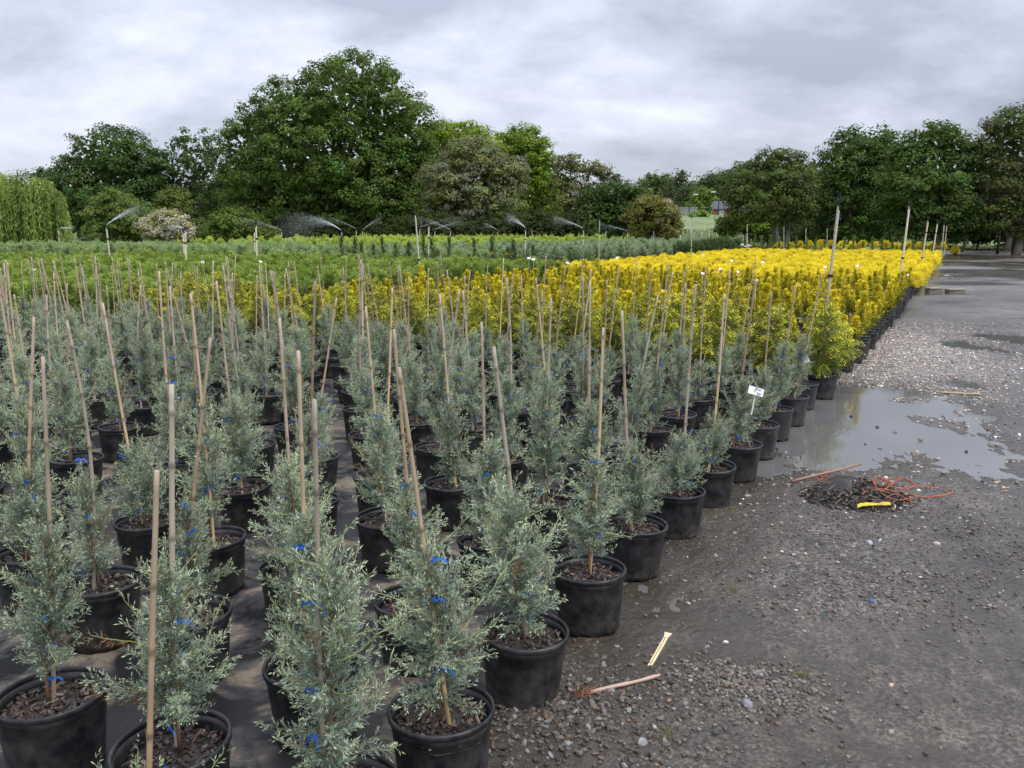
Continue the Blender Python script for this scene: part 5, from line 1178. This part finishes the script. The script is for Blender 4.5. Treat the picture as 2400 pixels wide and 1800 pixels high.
rock(1750, 1664, 36, 'grey oblong rock lying alone on the wet mud', (0.2, 0.2, 0.2), .55, 1)
rock(1652, 1532, 22, 'dark rock beside the pale wooden stake', (0.07, 0.06, 0.055), .7, 2)
rock(1880, 1458, 14, 'small pale brown pebble alone on wet mud', (0.24, 0.2, 0.15), .7, 3)
rock(2087, 1726, 18, 'pale grey pebble near the tyre rut', (0.24, 0.22, 0.2), .7, 4)
rock(1505, 1762, 32, 'whitish quartz rock in the coarse gravel', (0.26, 0.255, 0.25), .75, 5)
rock(1675, 1730, 18, 'round dark pebble at the edge of the coarse gravel', (0.06, 0.055, 0.05), .8, 6)
rock(2056, 1002, 12, 'brown pebble standing in the large puddle', (0.09, 0.07, 0.06), .8, 7)
rock(2098, 1014, 12, 'reddish pebble standing in the large puddle', (0.24, 0.13, 0.09), .8, 8)
rock(1995, 977, 11, 'dark pebble standing in the puddle near the pots', (0.03, 0.03, 0.03), .8, 9)
rock(2028, 1042, 8, 'tiny dark pebble in the puddle', (0.03, 0.03, 0.03), .8, 10)
rock(2265, 1060, 13, 'black pebble at the puddle corner', (0.035, 0.035, 0.035), .8, 11)
rock(1992, 1222, 13, 'pale pebble below the debris heap', (0.26, 0.25, 0.24), .8, 12)
rock(2036, 1285, 20, 'whitish crumbly stone on damp gravel', (0.35, 0.35, 0.37), .7, 13)

# ================================================================== DEBRIS ON THE YARD
def gz(x, y): return max(0.0, float(yard_h(np.array(float(x)), np.array(float(y)))))
c0 = atZ(2010, 1172); g = np.random.default_rng(88)
root = obj('debris_heap', None, loc=(c0[0], c0[1], gz(c0[0], c0[1])), label='swept heap of dark bark mulch and twigs on the wet gravel', cat='debris heap')
nr, na_ = 12, 40; rr = np.linspace(0, 1, nr); th = np.arange(na_) * 2 * math.pi / na_
rx, ry, hh = .33, .27, .115
Xh = rr[:, None] * np.cos(th) * rx; Yh = rr[:, None] * np.sin(th) * ry
Zh = hh * (1 - rr[:, None] ** 1.7) * (1 + .35 * fbm(Xh * 9, Yh * 9, 5)) * (1 + .3 * np.cos(th) * -1) + g.normal(0, .004, Xh.shape) - .006
i = np.arange(nr - 1)[:, None] * na_; k = np.arange(na_)[None]
mb = MB(); mb.add(np.stack([Xh, Yh, Zh], -1).reshape(-1, 3), None, np.stack([i + k, i + (k + 1) % na_, i + na_ + (k + 1) % na_, i + na_ + k], -1).reshape(-1, 4), (0.022, 0.017, 0.013)); obj('mound', mb.mesh('mound', M_MULCH, True), root)
mb = MB()
for q in range(950):
    r_ = math.sqrt(g.uniform()) * 1.12; a = g.uniform(0, 6.28); x, y = r_ * math.cos(a) * rx, r_ * math.sin(a) * ry
    z = max(0, hh * (1 - min(r_, 1) ** 1.7)) + .006
    M3 = np.array(Euler((g.normal(0, .5), g.normal(0, .5), g.uniform(0, 6.28))).to_matrix())
    c = np.array([(0.018, 0.014, 0.011), (0.045, 0.031, 0.022), (0.10, 0.075, 0.052), (0.33, 0.29, 0.2), (0.25, 0.24, 0.23)][g.choice(5, p=[.52, .28, .13, .04, .03])]) * g.uniform(.7, 1.3)
    mb.box((x, y, z), (g.uniform(.012, .04), g.uniform(.006, .014), g.uniform(.003, .008)), col=c, R3=M3)
for q in range(45):
    a = g.uniform(0, 6.28); r_ = math.sqrt(g.uniform()); x, y = r_ * math.cos(a) * rx, r_ * math.sin(a) * ry; z = hh * (1 - r_ ** 1.7) + .012; b_ = g.uniform(0, 6.28); l_ = g.uniform(.03, .09)
    mb.tube([(x - math.cos(b_) * l_, y - math.sin(b_) * l_, max(.004, z - .01)), (x, y, z + .006), (x + math.cos(b_ + .3) * l_, y + math.sin(b_ + .3) * l_, max(.004, z - .008))], .0022, 4, np.array([0.16, 0.11, 0.07]) * g.uniform(.6, 1.4))
obj('mulch_and_twigs', mb.mesh('mulch_and_twigs', M_MULCH), root, kind='stuff')
# orange twine loops
mb = MB(); ORG = (0.43, 0.105, 0.045)
def loopz(cx, cy, rx_, ry_, a0, a1, n=26, z=1.0):
    t = np.linspace(a0, a1, n); o_ = atZ(cx, cy); pts = []
    for q in t:
        w = atZ(cx + rx_ * math.cos(q), cy + ry_ * math.sin(q)); hz = gz(w[0], w[1])
        dx, dy = (w[0] - c0[0]) / rx, (w[1] - c0[1]) / ry; hz += max(0, hh * (1 - min(1, math.hypot(dx, dy)) ** 1.7)) * z + .009
        pts.append((w[0] - c0[0], w[1] - c0[1], hz + .006 * math.sin(q * 3)))
    mb.tube(pts, .0030, 5, np.array(ORG) * g.uniform(.85, 1.2))
for a in [(2062, 1172, 21, 14, 0, 6.5), (2090, 1180, 48, 13, -2.8, 2.2), (2115, 1144, 28, 12, -3, 2.0), (2060, 1136, 22, 9, -3.2, .3), (2045, 1142, 48, 12, -1.2, 1.6), (2080, 1192, 60, 7, 2.9, 6.1), (2190, 1162, 42, 12, -.9, 1.7), (2150, 1154, 50, 3, 3.5, 6.2), (2170, 1172, 40, 4, .5, 3.0), (1935, 1130, 20, 6, 2.2, 6.2), (1930, 1137, 14, 5, 3, 6), (2100, 1137, 36, 8, -2.6, -.2)]:
    loopz(*a)
obj('orange_twine', mb.mesh('orange_twine', M_STRING, True), loc=(c0[0], c0[1], .0), label='tangled loops of orange twine on the debris heap', cat='twine', kind='stuff')
# yellow plastic strip
mb = MB(); t = np.linspace(0, 1, 12); V = []
for q in t:
    w = atZ(2008 + 78 * q, 1203 - 3 * math.sin(q * 3) - 3 * q * q); w2 = atZ(2008 + 78 * q, 1206.5 - 3 * math.sin(q * 3) - 4 * q * q)
    V += [(w[0], w[1], gz(w[0], w[1]) + .038 + .004 * math.sin(q * 9)), (w2[0], w2[1], gz(w2[0], w2[1]) + .030)]
V = np.array(V); o_ = V[0].copy()
mb.add(np.vstack([V - o_, V - o_ - np.array([0, 0, .003])]), None, [(2 * i, 2 * i + 1, 2 * i + 3, 2 * i + 2) for i in range(11)] + [(24 + 2 * i, 24 + 2 * i + 2, 24 + 2 * i + 3, 24 + 2 * i + 1) for i in range(11)] + [(2 * i + 1, 25 + 2 * i, 27 + 2 * i, 2 * i + 3) for i in range(11)], (0.62, 0.46, 0.025))
obj('yellow_strip', mb.mesh('yellow_strip', M_TAPE), loc=o_, label='bright yellow plastic strip in front of the debris heap', cat='plastic strip')
def lying(name, label, cat, a, b, r, col, mat, n=8, za=None, zb=None, prof=None):
    A, B = atZ(*a), atZ(*b); A[2] = (gz(A[0], A[1]) + r) if za is None else za; B[2] = (gz(B[0], B[1]) + r) if zb is None else zb
    t = np.linspace(0, 1, 9); m = MB()
    pr = np.ones(9) if prof is None else np.asarray(prof)
    m.tube([(B - A) * q + np.array([0, 0, .002 * math.sin(q * 7)]) for q in t], r * pr, n, np.asarray(col)); return obj(name, m.mesh(name, mat, True), loc=A, label=label, cat=cat)
lying('broken_cane', 'reddish bamboo cane leaning over the debris heap', 'cane', (1856, 1134), (2016, 1111), .009, (0.30, 0.16, 0.10), M_CANE, zb=.075)
lying('broken_cane', 'pale stick lying flat on the wet yard past the puddle', 'stick', (2200, 922), (2296, 929), .011, (0.50, 0.40, 0.24), M_CANE)
lying('broken_cane', 'whitish-brown cane with a shredded end on the coarse gravel', 'cane', (1376, 1645), (1546, 1602), .0068, (0.42, 0.29, 0.21), M_CANE, prof=[1, 1.1, .95, 1, 1.15, .95, 1, 1.1, .8])
# shredded root end
mb = MB(); c = atZ(1368, 1652); g = np.random.default_rng(5)
for q in range(46):
    p0 = g.normal(0, .012, 3) * [1, 1, .4]; p1 = p0 + g.normal(0, .016, 3) * [1.2, 1, .6]; p2 = p1 + g.normal(0, .014, 3); P3 = np.array([p0, p1, p2]); P3[:, 2] = np.abs(P3[:, 2]) + .004
    mb.tube(P3, .0011, 3, np.array([0.26, 0.12, 0.07]) * g.uniform(.6, 1.3), cap=False)
obj('root_tuft', mb.mesh('root_tuft', M_BARK), loc=(c[0], c[1], gz(c[0], c[1]) + .006), label='reddish tuft of fine dry roots on the coarse gravel', cat='roots')
# pale pointed lath
A, B = atZ(1507, 1596), atZ(1566, 1491); d_ = B - A; L_ = np.hypot(d_[0], d_[1]); rz = math.atan2(d_[1], d_[0]); m = MB(); w = .0085; hh_ = .009
pr = [(0, .001), (.05, .006), (.10, w), (.9, w), (.965, w * 1.5), (1.0, w * 1.9)]
V = [(L_ * t, s * ww, z) for (t, ww) in pr for (s, z) in ((-1, 0), (1, 0), (1, hh_), (-1, hh_))]
Qs = [(4 * i + k, 4 * i + 4 + k, 4 * i + 4 + (k + 1) % 4, 4 * i + (k + 1) % 4) for i in range(5) for k in range(4)] + [(0, 1, 2, 3), (23, 22, 21, 20)]
m.add(V, None, Qs, (0.66, 0.55, 0.34)); o_ = obj('wooden_stake', m.mesh('wooden_stake', M_WOOD), loc=(A[0], A[1], .006), rot=(0, -.004, rz), label='pale pointed wooden stake lying in the shallow water', cat='stake')
m = MB(); m.box((L_ * .5, 0, hh_ + .001), (L_ * .78, .003, .002), col=(0.30, 0.22, 0.11)); obj('dark_groove', m.mesh('dark_groove', M_WOOD), o_)
# scraps
for nm, lab, xx, yy, w, h_, col in [('blue_scrap', 'scrap of blue plastic tape on the wet mud', 2045, 1425, 20, 8, (0.05, 0.13, 0.55)), ('green_scrap', 'tiny dark green scrap on the wet mud', 1928, 1454, 11, 5, (0.02, 0.13, 0.09)), ('white_scrap', 'tiny white scrap on the damp gravel', 2063, 1279, 12, 5, (0.5, 0.5, 0.5)),
                                    ('white_scrap', 'crumpled white paper beside the far plank', 2222, 647, 26, 10, (0.6, 0.6, 0.58))]:
    p = ground(xx, yy); dd = math.hypot(p[0], p[1]); a = w * dd / FPX / 2; b_ = a * .4; m = MB()
    m.add([(-a, -b_, .004), (0, -b_ * 1.2, .02), (a, -b_ * .6, .006), (a, b_, .012), (0, b_ * .8, .026), (-a, b_ * .7, .010)], None, [(0, 1, 4, 5), (1, 2, 3, 4)], col)
    obj(nm, m.mesh(nm, M_TAPE), loc=(p[0], p[1], p[2] + .012), rot=(0, 0, .5), label=lab, cat='litter')
# blocks by the far edge
for i, (xx, yy, w, h_, lab) in enumerate([(2188, 690, .46, .2, 'brown concrete block lying near the edge of the far pots'), (2238, 690, .55, .16, 'flat tan block with a slab on top, on the far gravel')]):
    p = ground(xx, yy); r = obj('block', None, loc=p, rot=(0, 0, .15), label=lab, cat='block')
    m = MB(); m.box((0, 0, h_ * .42), (w, .22, h_ * .84), col=(0.17, 0.145, 0.12)); obj('body', m.mesh('body', M_STONE), r)
    m = MB(); m.box((.01, .0, h_ * .94), (w * 1.12, .26, h_ * .18), rz=.1, col=(0.30, 0.26, 0.2)); obj('slab', m.mesh('slab', M_STONE), r)
p = ground(2205, 655); m = MB(); m.box((0, 0, .03), (.9, .12, .04), rz=.3, col=(0.25, 0.22, 0.19)); m.box((.3, .1, .06), (.5, .1, .03), rz=-.4, col=(0.36, 0.33, 0.29)); obj('broken_plank', m.mesh('broken_plank', M_WOOD), loc=p, label='splintered pale plank beside the far edge pots', cat='plank')
# small tufts of weed
for i, (xx, yy, hgt, lab) in enumerate([(1712, 1205, .05, 'small yellowish weed tuft at the foot of an edge pot'), (1560, 1745, .06, 'thin dry weed in the coarse gravel'), (1878, 1592, .035, 'tiny weed on the gravel island'), (1720, 1390, .03, 'tiny green weed in shallow water'), (2157, 1034, .03, 'tiny weed at the puddle rim')]):
    p = atZ(xx, yy); g = np.random.default_rng(20 + i); n = 34; P = np.stack([g.normal(0, hgt * .28, n), g.normal(0, hgt * .28, n), np.zeros(n)], -1); D = norm(np.stack([g.normal(0, .6, n), g.normal(0, .6, n), np.ones(n)], -1))
    V, Qd = kites(P, D, hgt * g.uniform(.5, 1.3, n), .003); obj('weed_tuft', fmesh('weed_tuft', V, None, Qd, np.repeat(np.array([[0.22, 0.19, 0.06]]) * g.uniform(.6, 1.3, (n, 1)), 4, 0), False, M_GRASSB), loc=(p[0], p[1], gz(p[0], p[1])), label=lab, cat='weed')
# scattered leaf and bark bits on the mat
mb = MB(); g = np.random.default_rng(91)
for q in range(260):
    u, v = g.uniform(-2, 6), g.uniform(.1, 8); x, y, z = bed(u, v)
    M3 = np.array(Euler((g.normal(0, .2), g.normal(0, .2), g.uniform(0, 6.28))).to_matrix())
    mb.box((x, y, .014), (g.uniform(.008, .028), g.uniform(.004, .012), .003), col=np.array([(0.09, 0.06, 0.04), (0.04, 0.03, 0.025), (0.2, 0.12, 0.06)][g.integers(0, 3)]) * g.uniform(.7, 1.3), R3=M3)
obj('bark_litter', mb.mesh('bark_litter', M_MULCH), label='bark chips and dead needles strewn over the weed mat', cat='litter', kind='stuff')

# ================================================================== FAR BUILDINGS AND FIELD
d_ = 220; zb = float(tz(d_)); p = atY(1702, 560, d_)
hs = obj('brick_house', None, loc=(p[0], d_, zb - .2), label='small red brick house with grey hipped roof beyond the grass', cat='house')
m = MB(); m.box((0, 3, 1.35), (15, 7, 2.9), col=(0.27, 0.115, 0.075)); obj('wall', m.mesh('wall', M_HOUSE), hs)
m = MB(); m.add([(-8.1, -1.1, 2.7), (8.1, -1.1, 2.7), (8.1, 7.1, 2.7), (-8.1, 7.1, 2.7), (-4.6, 3, 5.0), (4.6, 3, 5.0), (-8.1, -1.1, 2.55), (8.1, -1.1, 2.55), (8.1, 7.1, 2.55), (-8.1, 7.1, 2.55)], [(1, 2, 5), (3, 0, 4)], [(0, 1, 5, 4), (2, 3, 4, 5), (0, 6, 7, 1), (1, 7, 8, 2), (2, 8, 9, 3), (3, 9, 6, 0), (9, 8, 7, 6)], (0.085, 0.09, 0.10)); obj('roof', m.mesh('roof', M_HOUSE), hs)
for xx in (-5.4, -1.6, 4.5):
    m = MB(); m.box((xx, -.56, 1.5), (2.2, .1, 1.5), col=(0.75, 0.75, 0.72)); w_ = obj('window', m.mesh('window', M_PLAIN), hs)
    for k in (-.72, 0, .72):
        m = MB(); m.box((xx + k, -.63, 1.5), (.58, .04, 1.25), col=(0.35, 0.38, 0.42)); obj('pane', m.mesh('pane', M_PLAIN), w_)
m = MB(); m.box((1.4, -.56, 1.05), (1.0, .1, 2.1), col=(0.2, 0.06, 0.05)); obj('door', m.mesh('door', M_PLAIN), hs)
d_ = 172; p = atY(1606, 560, d_); m = MB(); m.box((0, 0, .9), (4.6, .3, 1.9), col=(0.22, 0.215, 0.22)); m.box((0, -.02, 1.88), (4.8, .4, .12), col=(0.28, 0.28, 0.28)); obj('grey_wall', m.mesh('grey_wall', M_HOUSE), loc=(p[0], d_, float(tz(d_)) - .1), label='low grey wall beyond the open grass', cat='wall')
leaf_tree('dark_hedge', 'low dark clipped hedge in front of the brick house', 178, [(1640, 519, 14, 5), (1660, 519, 14, 5), (1682, 518, 14, 5)], 1660, (0.03, 0.045, 0.02), 0.4, 1.0, .8, trunk_r=.08, seed=99, cat='hedge', limbs=False)
for (xt, yt, xb, arm) in [(1612, 457, 1613, 1), (1680, 451, 1681, -1)]:
    d_ = 168; b = np.array([atY(xb, 560, d_)[0], d_, float(tz(d_))]); t_ = atY(xt, yt, d_); h_ = t_[2] - b[2]
    r = obj('lamp_post', None, loc=b, label='dark lamp post with its arm toward the %s' % ('pines' if arm < 0 else 'brick house') if arm > 0 else 'dark lamp post standing in front of the brick house', cat='lamp post')
    m = MB(); m.tube([(0, 0, 0), (0, 0, h_ * .5), (0, 0, h_)], [.14, .11, .08], 8, (0.03, 0.03, 0.03)); obj('post', m.mesh('post', M_PLAIN), r)
    m = MB(); m.tube([(0, 0, h_ - .05), (arm * .8, 0, h_ + .1)], .05, 6, (0.03, 0.03, 0.03)); obj('arm', m.mesh('arm', M_PLAIN), r)
    m = MB(); m.box((arm * 1.2, 0, h_ + .1), (1.0, .4, .2), col=(0.6, 0.6, 0.6)); obj('lamp_head', m.mesh('lamp_head', M_PLAIN), r)
for i in range(16):
    g = np.random.default_rng(400 + i); d_ = g.uniform(92, 128); xx = g.uniform(1580, 1760); p = atY(xx, 560, d_); m = MB(); hh_ = g.uniform(.8, 1.3)
    m.tube([(0, 0, 0), (0, 0, hh_)], .06, 7, (0.55, 0.62, 0.52)); obj('tree_shelter', m.mesh('tree_shelter', M_PLAIN), loc=(p[0], d_, float(tz(d_))), label='pale plastic tree shelter tube standing in the open grass', cat='tree shelter', group='tree shelters in the grass')
# white rubble heap, pale dry strip, grass tufts
p = ground(1735, 575); p = np.array([atY(1735, 575, 66)[0], 66, float(tz(66))]); g = np.random.default_rng(61); m = MB()
for q in range(26):
    V = ico * g.uniform(.7, 1.1, (12, 1)) * g.uniform(.1, .26) * [1.2, 1, .7]; m.add(V + np.array([g.normal(0, .45), g.normal(0, .2), abs(g.normal(0.5, .15))]), icf, None, np.array([0.5, 0.48, 0.44]) * g.uniform(.6, 1.2))
m.box((0, 0, .22), (1.8, .7, .5), col=(0.3, 0.28, 0.25))
obj('rubble_heap', m.mesh('rubble_heap', M_STONE), loc=p, label='heap of pale rubble at the foot of a white sprinkler post', cat='rubble')
def blades(name, label, n, xr, dr, hgt, col, seed, wd=.05):
    g = np.random.default_rng(seed); d = g.uniform(*dr, n); px_ = g.uniform(*xr, n); X = (px_ - 1200) / FPX * d
    P = np.stack([X, d, tz(d) - .06], -1); D = norm(np.stack([g.normal(0, .35, n), g.normal(0, .35, n), np.ones(n)], -1))
    V, Qd = kites(P, D, hgt * g.uniform(.5, 1.3, n), wd); C = np.asarray(col) * g.uniform(.65, 1.3, (n, 1))
    obj(name, fmesh(name, V, None, Qd, np.repeat(C, 4, 0), False, M_GRASSB), label=label, cat='grass', kind='stuff')
blades('meadow_grass', 'tall pale meadow grass on the open slope', 26000, (1500, 1960), (70, 118), .34, (0.21, 0.25, 0.10), 62)
blades('dry_grass', 'strip of pale dry straw grass in front of the willow', 9000, (-60, 440), (60, 63.5), .5, (0.36, 0.30, 0.22), 63)
blades('field_grass', 'rough green grass below the trees on the left', 16000, (-60, 640), (64, 84), .4, (0.13, 0.19, 0.055), 64)
blades('shade_grass', 'strip of green grass at the far end of the gravel yard', 7000, (2050, 2480), (82, 90), .25, (0.08, 0.12, 0.03), 65)
